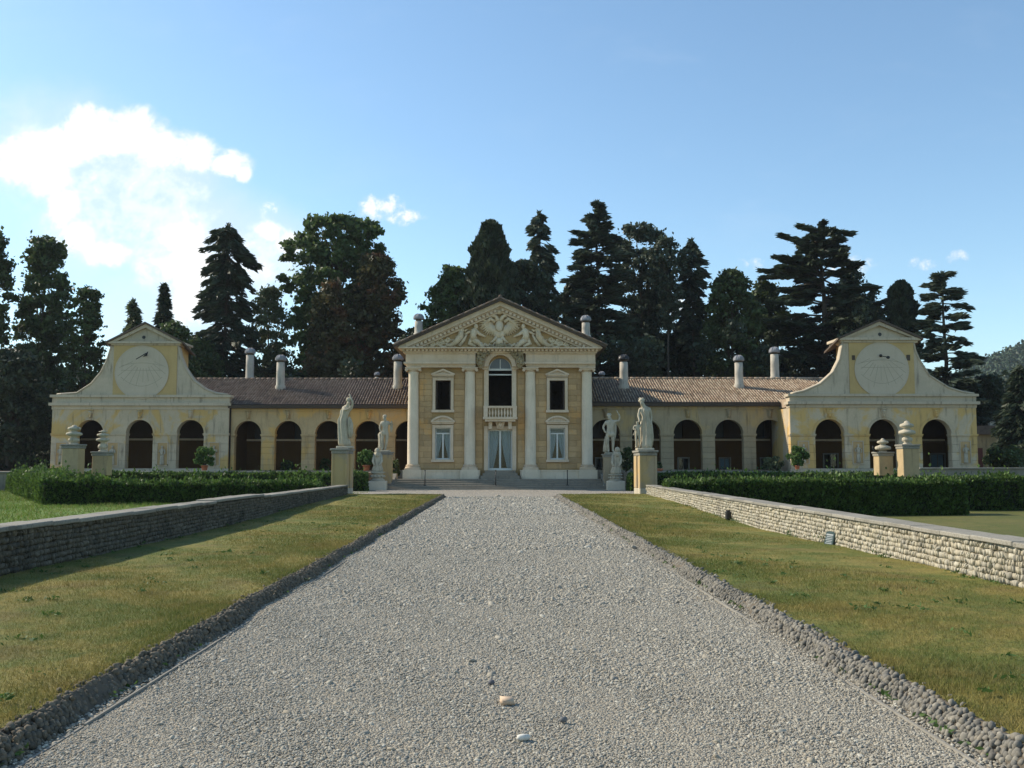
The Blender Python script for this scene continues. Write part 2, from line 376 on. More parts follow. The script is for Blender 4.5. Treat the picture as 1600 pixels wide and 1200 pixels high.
M['leaf_brown'] = foliage('browning leaves', (0.055,0.053,0.024), (0.085,0.081,0.032), (0.128,0.064,0.030), trans=.25)
M['needle'] = foliage('blue green needles', (0.042,0.059,0.038), (0.078,0.099,0.063), trans=.25)
M['needle_dark'] = foliage('dark needles', (0.028,0.039,0.022), (0.051,0.069,0.036), trans=.2)
M['hedge'] = foliage('hedge leaves', (.030,.056,.012), (.105,.175,.034), trans=.35, nscale=2.0)
M['hedge_core'] = plain('hedge twigs', (.012,.016,.008), .9)
M['pot_leaf'] = foliage('lemon tree leaves', (.06,.11,.025), (.12,.19,.05), trans=.3, nscale=3)

def grass_colour(n, pos, dry, green, dark):
    a = n.noise(pos, .55, 5, .62, .4); bb = n.noise(pos, 3.2, 4, .6); c = n.noise(n.scaled(pos, 1, 1, 0), 1.1, 3, .5)
    f = n.smooth(n.math('ADD', n.math('MULTIPLY', a, .6), n.math('MULTIPLY', bb, .4)), .42, .60)
    col = n.mix(f, green, dry)
    col = n.mix(n.math('MULTIPLY', n.smooth(c, .52, .70), .42), col, dark)
    wd = n.smooth(n.noise(pos, 1.7, 2, .5), .68, .74)
    return n.mix(n.math('MULTIPLY', wd, .6), col, (.055,.10,.020))
def lawn_mat(name, dry, green, dark, blade=False):
    m, n, b, pos = base_mat(name, .8, .15)
    col = grass_colour(n, pos, dry, green, dark)
    if blade:
        t = n.add('ShaderNodeAttribute', attribute_name='tint').outputs['Fac']
        col = n.mix(n.math('MULTIPLY', n.smooth(t, .55, 1.0), .8), col, (.29,.235,.095))
        col = n.mix(n.math('MULTIPLY', n.smooth(t, .25, 0.0), .5), col, (.05,.075,.02))
        tl = n.add('ShaderNodeBsdfTranslucent', inp={'Color': col}); n.l.new(col, b.inputs['Base Color'])
        mx = n.add('ShaderNodeMixShader', inp={0: .3, 1: b.outputs[0], 2: tl.outputs[0]})
        n.l.new(mx.outputs[0], n.n['Material Output'].inputs[0])
    else:
        f = n.noise(n.scaled(pos, 1, .6, 1), 38, 6, .7); col = n.mix(n.smooth(f, .45, .75), col, (.05,.05,.018))
        n.l.new(col, b.inputs['Base Color']); bump(n, b, f, .8, .03)
    return m
DRY, GREEN, DKG = (.255,.210,.060), (.125,.148,.034), (.135,.098,.040)
M['lawn'] = lawn_mat('dry mown lawn', DRY, GREEN, DKG)
M['blade'] = lawn_mat('dry grass blades', DRY, GREEN, DKG, True)
M['lawn_green'] = lawn_mat('green parterre lawn', (0.140,0.200,0.035), (0.100,0.170,0.025), (0.090,0.120,0.030))
M['blade_green'] = lawn_mat('green grass blades', (.17,.25,.045), (.12,.20,.03), (.10,.14,.03), True)
M['lawn_dull'] = lawn_mat('olive parterre lawn', (.16,.145,.045), (.11,.12,.032), (.11,.10,.04))
M['ground'] = lawn_mat('rough ground', (.06,.07,.025), (.045,.06,.02), (.05,.045,.02))
def gravel_mat(name, tone, warm):
    m, n, b, pos = base_mat(name, .9, .2)
    vo = n.add('ShaderNodeTexVoronoi', inp={'Vector': pos, 'Scale': 75.0}); v2 = n.add('ShaderNodeTexVoronoi', inp={'Vector': pos, 'Scale': 42.0})
    sepc = n.add('ShaderNodeSeparateColor', inp={0: vo.outputs['Color']})
    c = n.mix(sepc.outputs[0], tuple(q*.62 for q in tone), tuple(q*1.25 for q in tone))
    c = n.mix(n.math('MULTIPLY', sepc.outputs[1], .5), c, warm)
    c = n.mix(n.math('MULTIPLY', n.smooth(vo.outputs['Distance'], .35, .75), .75), c, (.06,.055,.05))
    big = n.noise(n.scaled(pos, 1, .35, 1), .8, 5, .6)
    c = n.mix(n.math('MULTIPLY', n.smooth(big, .40, .72), .30), c, tuple(q*.62 for q in tone))
    n.l.new(c, b.inputs['Base Color'])
    h = n.math('ADD', n.math('SUBTRACT', 1.0, vo.outputs['Distance']), n.math('MULTIPLY', n.math('SUBTRACT', 1.0, v2.outputs['Distance']), .8))
    bump(n, b, h, 1.0, .014); return m
M['gravel'] = gravel_mat('grey drive gravel', (.41,.37,.29), (.37,.29,.19))
M['forecourt'] = gravel_mat('pale forecourt gravel', (.52,.47,.39), (.48,.40,.30))
m, n, b, pos = base_mat('loose pebbles', .8, .25); M['pebble'] = m
t = n.add('ShaderNodeAttribute', attribute_type='INSTANCER', attribute_name='tint').outputs['Fac']
r = n.add('ShaderNodeValToRGB'); cr = r.color_ramp
for _ in range(4): cr.elements.new(.5)
for e, (p, c) in zip(cr.elements, [(0,(.17,.158,.135)),(.25,(.30,.265,.20)),(.5,(.40,.355,.265)),(.72,(.34,.27,.17)),(.9,(.51,.465,.36)),(1,(.66,.61,.49))]): e.position = p; e.color = (*c, 1)
n.l.new(t, r.inputs[0]); n.l.new(n.mix(n.noise(pos, 120, 3), r.outputs[0], (.30,.278,.235)), b.inputs['Base Color'])
M['hill'] = foliage('wooded hill', (.028,.050,.024), (.050,.080,.036), trans=.0, nscale=.02)

# ------------------------------------------------------------------ ground, lawns, drive
def sheet(name, x0, x1, y0, y1, z, mat, nx=1, ny=1, amp=0.0, **props):
    xs = np.linspace(x0, x1, nx+1); ys = np.linspace(y0, y1, ny+1); X, Y = np.meshgrid(xs, ys, indexing='ij')
    Z = np.full_like(X, z)
    if amp: Z = Z + amp*(np.sin(X*1.7+Y*.6)+np.sin(Y*1.1-X*.8)+np.sin(X*4.1+Y*2.3)*.5)*.5
    V = np.stack([X, Y, Z], -1).reshape(-1, 3)
    i, j = np.meshgrid(np.arange(nx), np.arange(ny), indexing='ij'); a = (i*(ny+1)+j).ravel()
    Fa = np.stack([a, a+ny+1, a+ny+2, a+1], -1)
    return put(name, np_mesh(name, V, Fa, mat, smooth=True), **props)
ST = dict(kind='structure')
sheet('ground', -1500, 1500, -60, 3000, -.66, M['ground'], **ST)
sheet('gravel_drive', -2.66, 2.66, -3, 50, 0.0, M['gravel'], 12, 80, .012, label='grey gravel drive leading straight to the villa steps', **ST)
sheet('forecourt', -9.5, 9.5, 46.2, 60, 0.016, M['forecourt'], label='pale gravel forecourt crossing in front of the stone steps', **ST)
LZ = .13
def wallx(side, Y): return -6.5 - .7*(Y-12.46)/33.5 if side < 0 else 6.2 + .7*(Y-11.5)/34.5
def wallz(side, Y): return (.775 - .175*(Y-12.46)/33.5) if side < 0 else (.665 - .075*(Y-11.5)/34.5)
def dip(side, Y, t): return -(.17 if side > 0 else .09)*np.exp(-((np.asarray(Y)-25)/8.5)**2)*np.clip(t, 0, 1)
def lawn_strip(side):
    Ys = np.linspace(-3, 46.4, 60); V = []; nx = 10
    for Y in Ys:
        for i in range(nx+1):
            t = i/nx; x = side*2.785*(1-t) + wallx(side, Y)*t
            V.append((x, Y, LZ - .004 + .02*min(1, t*4)*math.sin(x*1.9+Y*.7)*math.sin(Y*.9) + (.03*t) + float(dip(side, Y, t))))
    V = np.array(V); a = np.array([i*(nx+1)+j for i in range(len(Ys)-1) for j in range(nx)])
    Fa = np.stack([a, a+1, a+nx+2, a+nx+1], -1)
    if side < 0: Fa = Fa[:, ::-1]
    return put('lawn', np_mesh('lawn', V, Fa, M['lawn'], smooth=True), label='strip of dry lawn between the drive and the %s stone wall' % ('shaded grey' if side < 0 else 'sunlit pale'), **ST)
for s in (-1, 1):
    lawn_strip(s)
sheet('parterre_lawn', -120, -6.6, -10, 57, -.04, M['lawn_green'], 20, 20, .03, label='bright green lawn behind the shaded stone wall', **ST)
sheet('parterre_lawn', 6.4, 120, -10, 57, -.56, M['lawn_dull'], 20, 20, .03, label='sunken olive lawn behind the sunlit stone wall', **ST)

# kerbs of cobbles: bed, thin edging strip and the stones
def rounded_stone(seed, sx, sy, sz, rnd=.62, jit=.10):
    rg = np.random.default_rng(seed); P = []; idx = {}
    for i in (-1,0,1):
        for j in (-1,0,1):
            for k in (-1,0,1):
                if (i,j,k) == (0,0,0): continue
                v = np.array([i,j,k], float); n_ = v/np.linalg.norm(v)
                idx[(i,j,k)] = len(P); P.append((v*(1-rnd) + n_*rnd)*(1+rg.uniform(-jit, jit)))
    Fc = []
    for ax in range(3):
        o = [a for a in range(3) if a != ax]
        for sg in (-1, 1):
            for p in (-1, 0):
                for q in (-1, 0):
                    def key(a, c):
                        t = [0,0,0]; t[ax] = sg; t[o[0]] = a; t[o[1]] = c; return idx[tuple(t)]
                    f = [key(p,q), key(p+1,q), key(p+1,q+1), key(p,q+1)]
                    flip = (sg > 0) == (ax == 1)
                    Fc.append(f[::-1] if flip else f)
    return np.array(P)*np.array([sx,sy,sz]), np.array(Fc)
def rot_mat(rx, ry, rz):
    cx, sx, cy, sy, cz, sz = np.cos(rx), np.sin(rx), np.cos(ry), np.sin(ry), np.cos(rz), np.sin(rz)
    N = len(rx); m = np.zeros((N,3,3))
    m[:,0,0]=cz*cy; m[:,0,1]=cz*sy*sx-sz*cx; m[:,0,2]=cz*sy*cx+sz*sx
    m[:,1,0]=sz*cy; m[:,1,1]=sz*sy*sx+cz*cx; m[:,1,2]=sz*sy*cx-cz*sx
    m[:,2,0]=-sy;   m[:,2,1]=cy*sx;          m[:,2,2]=cy*cx
    return m
def lay_stones(parent, name, stuff_name, protos, pos, rot, scl, mat, n_single, org):
    """the n_single first stones as objects of their own, the others joined"""
    meshes = []
    for k, (P, Fc) in enumerate(protos):
        me = np_mesh(name, P, Fc, mat, smooth=True); meshes.append(me)
    which = RNG.integers(0, len(protos), len(pos))
    for i in range(min(n_single, len(pos))):
        o = put(name, meshes[which[i]], parent, Vector(pos[i]) - Vector(org))
        o.rotation_euler = Euler(rot[i]); o.scale = scl[i]
    if len(pos) > n_single:
        Vs, Fs, Ts = [], [], []; off = 0
        for k, (P, Fc) in enumerate(protos):
            sel = np.where(which[n_single:] == k)[0] + n_single
            if not len(sel): continue
            m = rot_mat(rot[sel,0], rot[sel,1], rot[sel,2])
            V = np.einsum('nij,npj->npi', m, P[None]*scl[sel][:,None,:]) + (pos[sel]-np.array(org))[:,None,:]
            Vs.append(V.reshape(-1,3)); f = Fc[None] + (np.arange(len(sel))*len(P))[:,None,None] + off
            Fs.append(f.reshape(-1,4)); Ts.append(np.repeat(RNG.random(len(sel)), len(Fc))); off += len(sel)*len(P)
        put(stuff_name, np_mesh(stuff_name, np.concatenate(Vs), np.concatenate(Fs), mat, np.concatenate(Ts), True), parent, kind='stuff')

def kerb(side):
    lab = 'cobbled kerb bank along the %s edge of the drive' % ('shaded left' if side < 0 else 'sunlit right')
    root = put('cobble_kerb', None, None, (side*2.7, 4, 0), label=lab, **ST)
    prof = [(2.60,-.02),(2.64,.0),(2.735,.100),(2.765,.125),(2.92,.122),(2.92,-.05)]
    mb = MB(); ys = np.linspace(-3, 46.3, 40)
    for a, b in zip(ys[:-1], ys[1:]):
        for (x0,z0),(x1,z1) in zip(prof[:-1], prof[1:]):
            q = [(side*x0,a,z0),(side*x1,a,z1),(side*x1,b,z1),(side*x0,b,z0)]
            mb._add(q if side > 0 else q[::-1], [(0,1,2,3)])
    mb.build('bed', M['bed'], root)
    e = MB(); y = -3
    while y < 47:                                              # thin edging slabs, a little uneven
        L = random.uniform(1.6, 2.4); j = random.uniform(-.006, .006)
        if not (side > 0 and random.random() < .45): e.box(side*(2.53+j), side*(2.546+j), y, y+L-.02, -.05, .012+random.uniform(-.006,.004))
        y += L
    e.build('edging_strip', M['path_edge'], root, kind='stuff')
    pos, rot, scl = [], [], []
    y = 3.6
    while y < 46.2:
        far = max(1.0, y/16)
        for row, (t, tilt) in enumerate(((.0,.8),(.17,.9),(.33,.9),(.49,.9),(.65,.85),(.80,.75),(.94,.5),(1.10,.2),(1.35,.0))):
            if t <= 1: x = 2.628 + .105*t; z = .0 + .112*t
            else: x = 2.735 + .24*(t-1); z = .116
            if random.random() < (.06 if t < 1.05 else (.15 if t < 1.2 else .7)): continue
            x += random.gauss(0, .008); z += random.gauss(0, .008)
            bulge = .025*math.sin(y*1.3+side)+.02*math.sin(y*3.1)
            pos.append((side*(x+bulge), y+random.uniform(-.02,.02)*far, z))
            rot.append((random.gauss(0,.35), side*-(tilt+random.gauss(0,.25)), random.gauss(0,.5)))
            k = random.uniform(.8, 1.22)
            scl.append((k*random.uniform(.8,1.25), k*random.uniform(.8,1.3)*far, k*random.uniform(.7,1.2)))
        y += .034*far
    protos = [rounded_stone(k+10, .021, .0145, .023, .75, .13) for k in range(5)]
    order = np.argsort([p[1] for p in pos])
    # stones in the frame first
    pos, rot, scl = np.array(pos), np.array(rot), np.array(scl)
    vis = pos[:,1] > 4.9
    order = np.concatenate([np.where(vis)[0], np.where(~vis)[0]])
    lay_stones(root, 'cobble', 'cobbles', protos, pos[order], rot[order], scl[order], M['cobble_shaded' if side < 0 else 'cobble'], 295, root.location)
for s in (-1, 1): kerb(s)

# ------------------------------------------------------------------ stone walls beside the lawns
def stone_wall(side):
    lab = ('low grey dry-stone wall in shade, coping stepped, left of the drive' if side < 0 else
           'low pale stone wall in full sun, smooth grey coping, right of the drive')
    Y0, Y1 = 2.0, 45.3
    root = thing('stone_wall', lab, 'wall', (wallx(side, 24), 24, 0))
    th = .36; z0 = -.04 if side < 0 else -.6
    mb = MB(); ys = np.linspace(Y0, Y1, 24); cap = .065
    for a, b in zip(ys[:-1], ys[1:]):
        q = []
        for Y in (a, b):
            x = wallx(side, Y); zt = wallz(side, Y)-cap-.004
            q += [(x+side*.02,Y,z0),(x+side*th,Y,z0),(x+side*.02,Y,zt),(x+side*th,Y,zt)]
        f = [(0,4,6,2),(1,3,7,5),(2,6,7,3),(0,2,3,1),(4,5,7,6)]
        mb._add(q, f if side < 0 else [t[::-1] for t in f])
    mb.build('wall_core', M['mortar'], root)
    # coping slabs
    y = Y0; slope = math.atan((wallx(side, Y1)-wallx(side, Y0))/(Y1-Y0))
    while y < Y1-.3:
        L = min(random.uniform(.8, 1.35), Y1-y); c = y+L/2
        o_ = root.location; s = MB(); s.cbox(o_.x-.25, o_.x+.25, o_.y-L/2+.006, o_.y+L/2-.006, o_.z-cap/2, o_.z+cap/2, .012)
        me = s.build('coping_slab', M['coping'], root)
        dz = random.uniform(-.006, .006)
        if side < 0 and y > 22.3: dz += .03
        if side < 0 and y > 27: dz -= .045
        me.location = (wallx(side, c)+side*(th/2-.01) - root.location.x, c-root.location.y, wallz(side, c)-cap/2+dz)
        me.rotation_euler = (0, random.uniform(-.012,.012), -slope+random.uniform(-.006,.006))
        y += L
    pos, rot, scl = [], [], []; y = 3.0
    nc = 8 if side < 0 else 8
    zb0 = .06 if side < 0 else -.04
    for c in range(nc):
        y = 3.0
        while y < Y1-.05:
            far = 1.0 if y < 18 else 1.0+(y-18)/22
            hgt = (wallz(side, y)-cap-zb0)/nc
            wd = random.uniform(.022, .046)*far
            if random.random() < .14: wd *= random.uniform(1.8, 3.2)
            yy = y+wd/2
            x = wallx(side, yy)+side*(.022+random.gauss(0,.010))
            pos.append((x, yy, zb0+(c+.5)*hgt+random.gauss(0,.005)+.008*math.sin(yy*2+c)))
            rot.append((random.gauss(.30 if c % 2 else -.26, .22) if wd < .05*far else random.gauss(0, .06), random.gauss(0,.10), random.gauss(0,.12)))
            scl.append((.9+random.random()*.5, wd/.06, hgt/.066*random.uniform(.92,1.04)))
            y += wd*.97+random.uniform(0,.004)
    protos = [rounded_stone(k+40, .050, .0305, .0330, .36, .15) for k in range(6)]
    pos, rot, scl = np.array(pos), np.array(rot), np.array(scl)
    near = 12.2 if side < 0 else 11.4
    key = np.where(pos[:,1] > near, pos[:,1], 1000-pos[:,1]); order = np.argsort(key)
    lay_stones(root, 'stone', 'stones', protos, pos[order], rot[order], scl[order], M['wallstone_shaded' if side < 0 else 'wallstone'], 295, root.location)
for s in (-1, 1): stone_wall(s)

# ------------------------------------------------------------------ villa: tiled roofs, chimneys
def tile_plane(mb, x0e, x1e, x0r, x1r, ye, ze, yr, zr, pitch=.19, row=.42, jit=.012):
    """half-round tiles on a slope from the eave (ye, ze) up to the ridge (yr, zr)"""
    L = math.hypot(yr-ye, zr-ze); nr = max(1, int(L/row)); dy, dz = (yr-ye)/L, (zr-ze)/L; ny, nz = -dz, dy
    n = int((max(x1e,x1r)-min(x0e,x0r))/pitch); xa = min(x0e,x0r)
    for i in range(n+1):
        x = xa+i*pitch
        for j in range(nr):
            t = (j+.5)/nr
            if x < x0e+(x0r-x0e)*t-.05 or x > x1e+(x1r-x1e)*t+.05: continue
            mb.t = random.random()
            a = j*L/nr-.04; b = (j+1)*L/nr+.03; jx = random.uniform(-jit,jit); r0, r1 = .064, .052
            vs = []
            for (s_, r_, lift) in ((a, r0, .042), (b, r1, .022)):
                for k in range(5):
                    th = math.pi*k/4; h = lift+r_*math.sin(th)*.95
                    vs.append((x+jx-r_*math.cos(th), ye+dy*s_+ny*h, ze+dz*s_+nz*h))
            mb._add(vs, [(k,k+1,k+6,k+5) for k in range(4)])
def chimney(parent, px, top, base, Y, wpx, mat_cap='lead', square=False, hide_base=None):
    p = at(px, base, Y); q = at(px, top, Y); r = wpx*Y/F/2; H = q.z-p.z; x, z0 = p.x, p.z
    dome = r*1.25
    hs = H-dome*1.0
    m = MB(); zb_ = z0-(hide_base or .4)
    m.lathe([(r*1.22,zb_-z0),(r*1.22,hs*.13),(r*1.02,hs*.17),(r*.98,hs*.6),(r*.96,hs)], (x,Y,z0), 12)
    c = m.build('chimney', M['chimney'], parent, True)
    k = MB()
    k.lathe([(r*.70,hs),(r*.70,hs+.14)], (x,Y,z0), 10)
    k.build('smoke_vent', M['inner_dark'], c)
    k = MB()
    k.lathe([(r*1.28,hs+.13),(r*1.32,hs+.19),(r*1.22,hs+.19+dome*.35),(r*.9,hs+.19+dome*.68),(r*.45,hs+.19+dome*.88),(r*.1,hs+.19+dome*.93)], (x,Y,z0), 12)
    for a in range(8):
        th = a*math.pi/4
        k.tube([(x+r*1.28*math.cos(th)*f_, Y+r*1.28*math.sin(th)*f_, z0+hs+.2+dome*g) for f_, g in ((1,.02),(.93,.36),(.68,.70),(.3,.9))], .025, 4)
    k.build('chimney_cap', M[mat_cap], c, True)
    return c

def keystone_mask(parent, x, z, Y, s=.22, mat='trim'):
    k = MB(); k.poly([(x-.12,z-.26),(x+.12,z-.26),(x+.19,z+.30),(x-.19,z+.30)], Y-.07, Y-.002)
    k.box(x-.24, x+.24, Y-.10, Y-.003, z+.302, z+.37)
    k.ball((x,Y-.10,z+.06),(.11,.10,.16)); k.ball((x,Y-.2,z+.05),(.025,.04,.05)); k.ball((x,Y-.12,z+.17),(.13,.09,.08)); k.ball((x,Y-.11,z-.10),(.075,.07,.10))
    k.build('keystone_mask', M[mat], parent, True)

def wall_rects(mb, x0, x1, z0, z1, holes, y0, y1):
    xs = sorted({x0, x1, *[h[0] for h in holes], *[h[1] for h in holes]})
    for a, b in zip(xs[:-1], xs[1:]):
        zc = [z0, z1]; hh = sorted([h for h in holes if h[0] <= a+1e-6 and h[1] >= b-1e-6], key=lambda h: h[2])
        z = z0
        for h in hh:
            if h[2] > z+1e-6: mb.box(a, b, y0, y1, z, h[2])
            z = h[3]
        if z1 > z+1e-6: mb.box(a, b, y0, y1, z, z1)

def loggia(root, arches, r, zf, zs, zt, x0, x1, Y, th, depth, mat, windows, pier_courses=5, window_up=None):
    """arcade front with piers, imposts and masks; back wall with a band, windows and ceiling"""
    edges = [x0] + [(a+b)/2 for a, b in zip(arches[:-1], arches[1:])] + [x1]
    body = MB()
    for i, xc in enumerate(arches):
        body.arch(xc, r, zs+.16, zt, Y, Y+th, edges[i], edges[i+1])
    body.build('arcade_wall', M[mat], root)
    solids = []
    prev = x0
    for xc in arches: solids.append((prev, xc-r)); prev = xc+r
    solids.append((prev, x1))
    for (a, b) in solids:
        if b-a < .03: continue
        h = (zs-zf)/pier_courses
        for k in range(pier_courses):
            m = MB(); m.cbox(a, b, Y-.015, Y+th-.01, zf+k*h+.004, zf+(k+1)*h-.004, .012); m.build('pier_block', M[mat], root)
        m = MB(); m.box(a-.035, b+.035, Y-.055, Y+th-.02, zs, zs+.07); m.box(a-.06, b+.06, Y-.085, Y+th-.021, zs+.07, zs+.16)
        m.build('impost', M[mat], root)
    for xc in arches:
        m = MB(); m.ring(xc, r+.004, r+.17, zs+.16, Y-.03, Y-.002); m.build('arch_moulding', M[mat], root)
        keystone_mask(root, xc, zs+.16+r+.36, Y, mat=mat)
    yb = Y+depth
    holes = []
    for (xa, xb, za, zb_) in windows + (window_up or []): holes.append((xa, xb, za, zb_))
    zband = zf+ (zs-zf)*.93
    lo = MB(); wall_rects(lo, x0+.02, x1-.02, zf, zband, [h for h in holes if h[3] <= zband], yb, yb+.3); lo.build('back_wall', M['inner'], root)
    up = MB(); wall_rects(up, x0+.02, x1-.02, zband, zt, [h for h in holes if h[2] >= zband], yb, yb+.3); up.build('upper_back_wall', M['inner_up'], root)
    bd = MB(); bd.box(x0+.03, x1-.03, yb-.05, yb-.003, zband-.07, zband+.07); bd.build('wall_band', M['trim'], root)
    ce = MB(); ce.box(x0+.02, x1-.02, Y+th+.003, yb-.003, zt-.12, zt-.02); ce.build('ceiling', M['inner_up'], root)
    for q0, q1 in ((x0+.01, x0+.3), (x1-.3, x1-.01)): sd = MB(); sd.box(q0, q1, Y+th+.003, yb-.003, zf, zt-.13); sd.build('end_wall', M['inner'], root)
    for k, (xa, xb, za, zb_) in enumerate(windows):
        f = MB(); f.box(xa-.1, xa, yb-.06, yb+.05, za, zb_+.1); f.box(xb, xb+.1, yb-.06, yb+.05, za, zb_+.1); f.box(xa, xb, yb-.06, yb+.05, zb_, zb_+.1)
        f.box((xa+xb)/2-.025, (xa+xb)/2+.025, yb-.0, yb+.05, za, zb_)
        fo = f.build('window', M['coping'], root)
        g = MB(); g.box(xa, xb, yb+.06, yb+.07, za, zb_); g.build('pane', M['glass'], fo)
        c = MB(); c.box(xa, xb, yb+.16, yb+.18, za, zb_); c.build('curtain' if k % 2 else 'shutter', M['curtain' if k % 2 else 'brown_wood'], fo)
    for (xa, xb, za, zb_) in (window_up or []):
        c = MB(); c.box(xa, xb, yb+.2, yb+.22, za, zb_); c.build('upper_window', M['black'], root)

def wing(side):
    left = side < 0
    Y = 66.9 if left else 65.6
    if left: label = 'arcaded wing with brown tile roof between the left sundial pavilion and temple front'
    else: label = 'arcaded wing with bright ribbed tile roof between temple front and the right sundial pavilion'
    cs = [387, 450, 513, 575.5, 638.5] if left else [946.5, 1010, 1075, 1139.5, 1203.5]
    arches = [at(c, 690, Y).x for c in cs]; r = 20.9*Y/F if left else 22.4*Y/F
    xo = at(357.5, 690, Y).x if left else at(1233, 690, Y).x
    xi = -6.0 if left else 6.0
    x0, x1 = (xo, xi) if left else (xi, xo)
    ztop_py, eave, ridge = (657.5, 634, 594) if left else (655.5, 630.5, 593)
    zf = at(500, 735, Y).z if left else at(1100, 734, Y).z
    zcrown = at(500 if left else 1100, ztop_py, Y).z; zs = zcrown-r-.16
    zt = at(500 if left else 1100, eave, Y).z
    root = thing('arcade_wing', label, 'building', ((x0+x1)/2, Y, zf))
    # windows in the back wall
    depth = 3.6; win, up = [], []
    for i, xc in enumerate(arches):
        f = (Y+depth)/Y
        if left:
            xw = xc*f+.75; up.append((xw-.30, xw+.32, zs-.1, zcrown+.1))
        else:
            xw = xc*f-.35; win.append((xw-.34, xw+.34, zf+.02, zf+.78)); up.append((xw-.62, xw-.02, zs-.0, zcrown+.1))
    loggia(root, arches, r, zf, zs, zt, x0, x1, Y, .55, depth, 'wing' if left else 'wing_r', win, 6, up)
    fl = MB(); fl.box(x0, x1, Y-.01, Y+depth+.3, zf-1.4, zf-.003); fl.build('floor', M['step'], root)
    # roof
    ye, ze = Y-.45, zt+.03; yr = Y+5.2; zr = at(500 if left else 1100, ridge, yr).z
    xr0 = at(300, ridge, yr).x if left else x0; xr1 = x1 if left else at(1292, ridge, yr).x
    e0, e1 = (x0+.02, x1) if left else (x0, x1-.02)
    rf = MB()
    rf._add([(e0,ye,ze),(e1,ye,ze),(xr1,yr,zr),(xr0,yr,zr),(e0,ye,ze-.12),(e1,ye,ze-.12),(xr1,yr,zr-.12),(xr0,yr,zr-.12),
             (xr0,yr+5.5,ze),(xr1,yr+5.5,ze)],
            [(0,1,2,3),(4,7,6,5),(0,4,5,1),(3,2,9,8),(1,5,6,2),(0,3,7,4)])
    ro = rf.build('roof', M['brown_wood'], root)
    tl = MB(); tile_plane(tl, e0, e1, xr0, xr1, ye-.05, ze, yr, zr); tl.build('roof_tiles', M['tile_l' if left else 'tile'], ro, True, kind='stuff')
    rd = MB(); x = xr0
    while x < xr1-.3:
        rd.t = random.random(); rd.tube([(x,yr,zr+.06),(x+.42,yr,zr+.08)], [.12,.10], 6); x += .40
    rd.build('ridge_tiles', M['tile_l' if left else 'tile'], ro, True, kind='stuff')
    fa = MB(); fa.box(e0, e1, ye-.02, Y-.003, ze-.22, ze-.125); fa.build('eave', M['brown_wood'], root)
    gb = MB(); gb.box(x0+.01, x1-.01, Y-.05, Y-.003, zt-.42, zt-.20); gb.build('cornice', M['wing' if left else 'wing_r'], root)
    bk = MB(); bk.box(x0, x1, yr+5.0, yr+5.3, zf-1, ze-.1); bk.build('rear_wall', M['wing'], root)
    # chimneys
    def on_roof(py_base):
        t = ((eave-py_base)/(eave-ridge)); return ye+(yr-ye)*t
    if left:
        for px, top, base, wd in ((438, 558, 609, 13.5), (621.5, 557, 608, 13.5)): chimney(root, px, top, base, on_roof(base), wd)
        chimney(root, 390, 547, 596, yr+1.2, 13)
        chimney(root, 589, 585, 600, yr+2.5, 7, hide_base=1.0)
    else:
        chimney(root, 975, 557.5, 608, on_roof(608), 13.5, 'black')
        chimney(root, 1155, 558.5, 607, on_roof(607), 13.5)
        chimney(root, 1211, 545.5, 595, yr+.8, 13.5)
        chimney(root, 940.5, 584, 600, yr+2.5, 8, hide_base=1.0)
    # rain pipe
    dp = MB(); xp = xo+(.10 if left else -.10)
    dp.tube([(xp,Y-.12,zf),(xp,Y-.12,zt-.25),(xp,Y-.35,zt-.05)], .055, 8); dp.build('rain_pipe', M['iron'], root, True)
for s in (-1, 1): wing(s)

# ------------------------------------------------------------------ sundial pavilions
def relief_figure(parent, x, z, Y, h, seed):
    rg = random.Random(seed); m = MB(); s = h/1.7; L = lambda dx, dz, dy=0: (x+dx*s, Y-dy*s, z+dz*s)
    m.ball(L(0,1.55,.10), (.10*s,.10*s,.13*s)); m.tube([L(0,1.45,.08), L(0,1.32,.10), L(rg.uniform(-.03,.03),1.0,.10), L(0,.85,.10)], [.06*s,.17*s,.14*s,.16*s], 8)
    m.lathe([(.17*s,.0),(.20*s,.1*s),(.17*s,.5*s),(.15*s,.9*s)], (x,Y-.06*s,z), 12, .12, 6)
    for sg in (-1,1):
        m.tube([L(.17*sg,1.32,.1), L((.24+rg.uniform(0,.06))*sg,1.08,.12), L(rg.uniform(.05,.25)*sg,rg.uniform(.85,1.2),.2)], [.06*s,.05*s,.04*s], 6)
    m.build('niche_statue', M['stone'], parent, True)
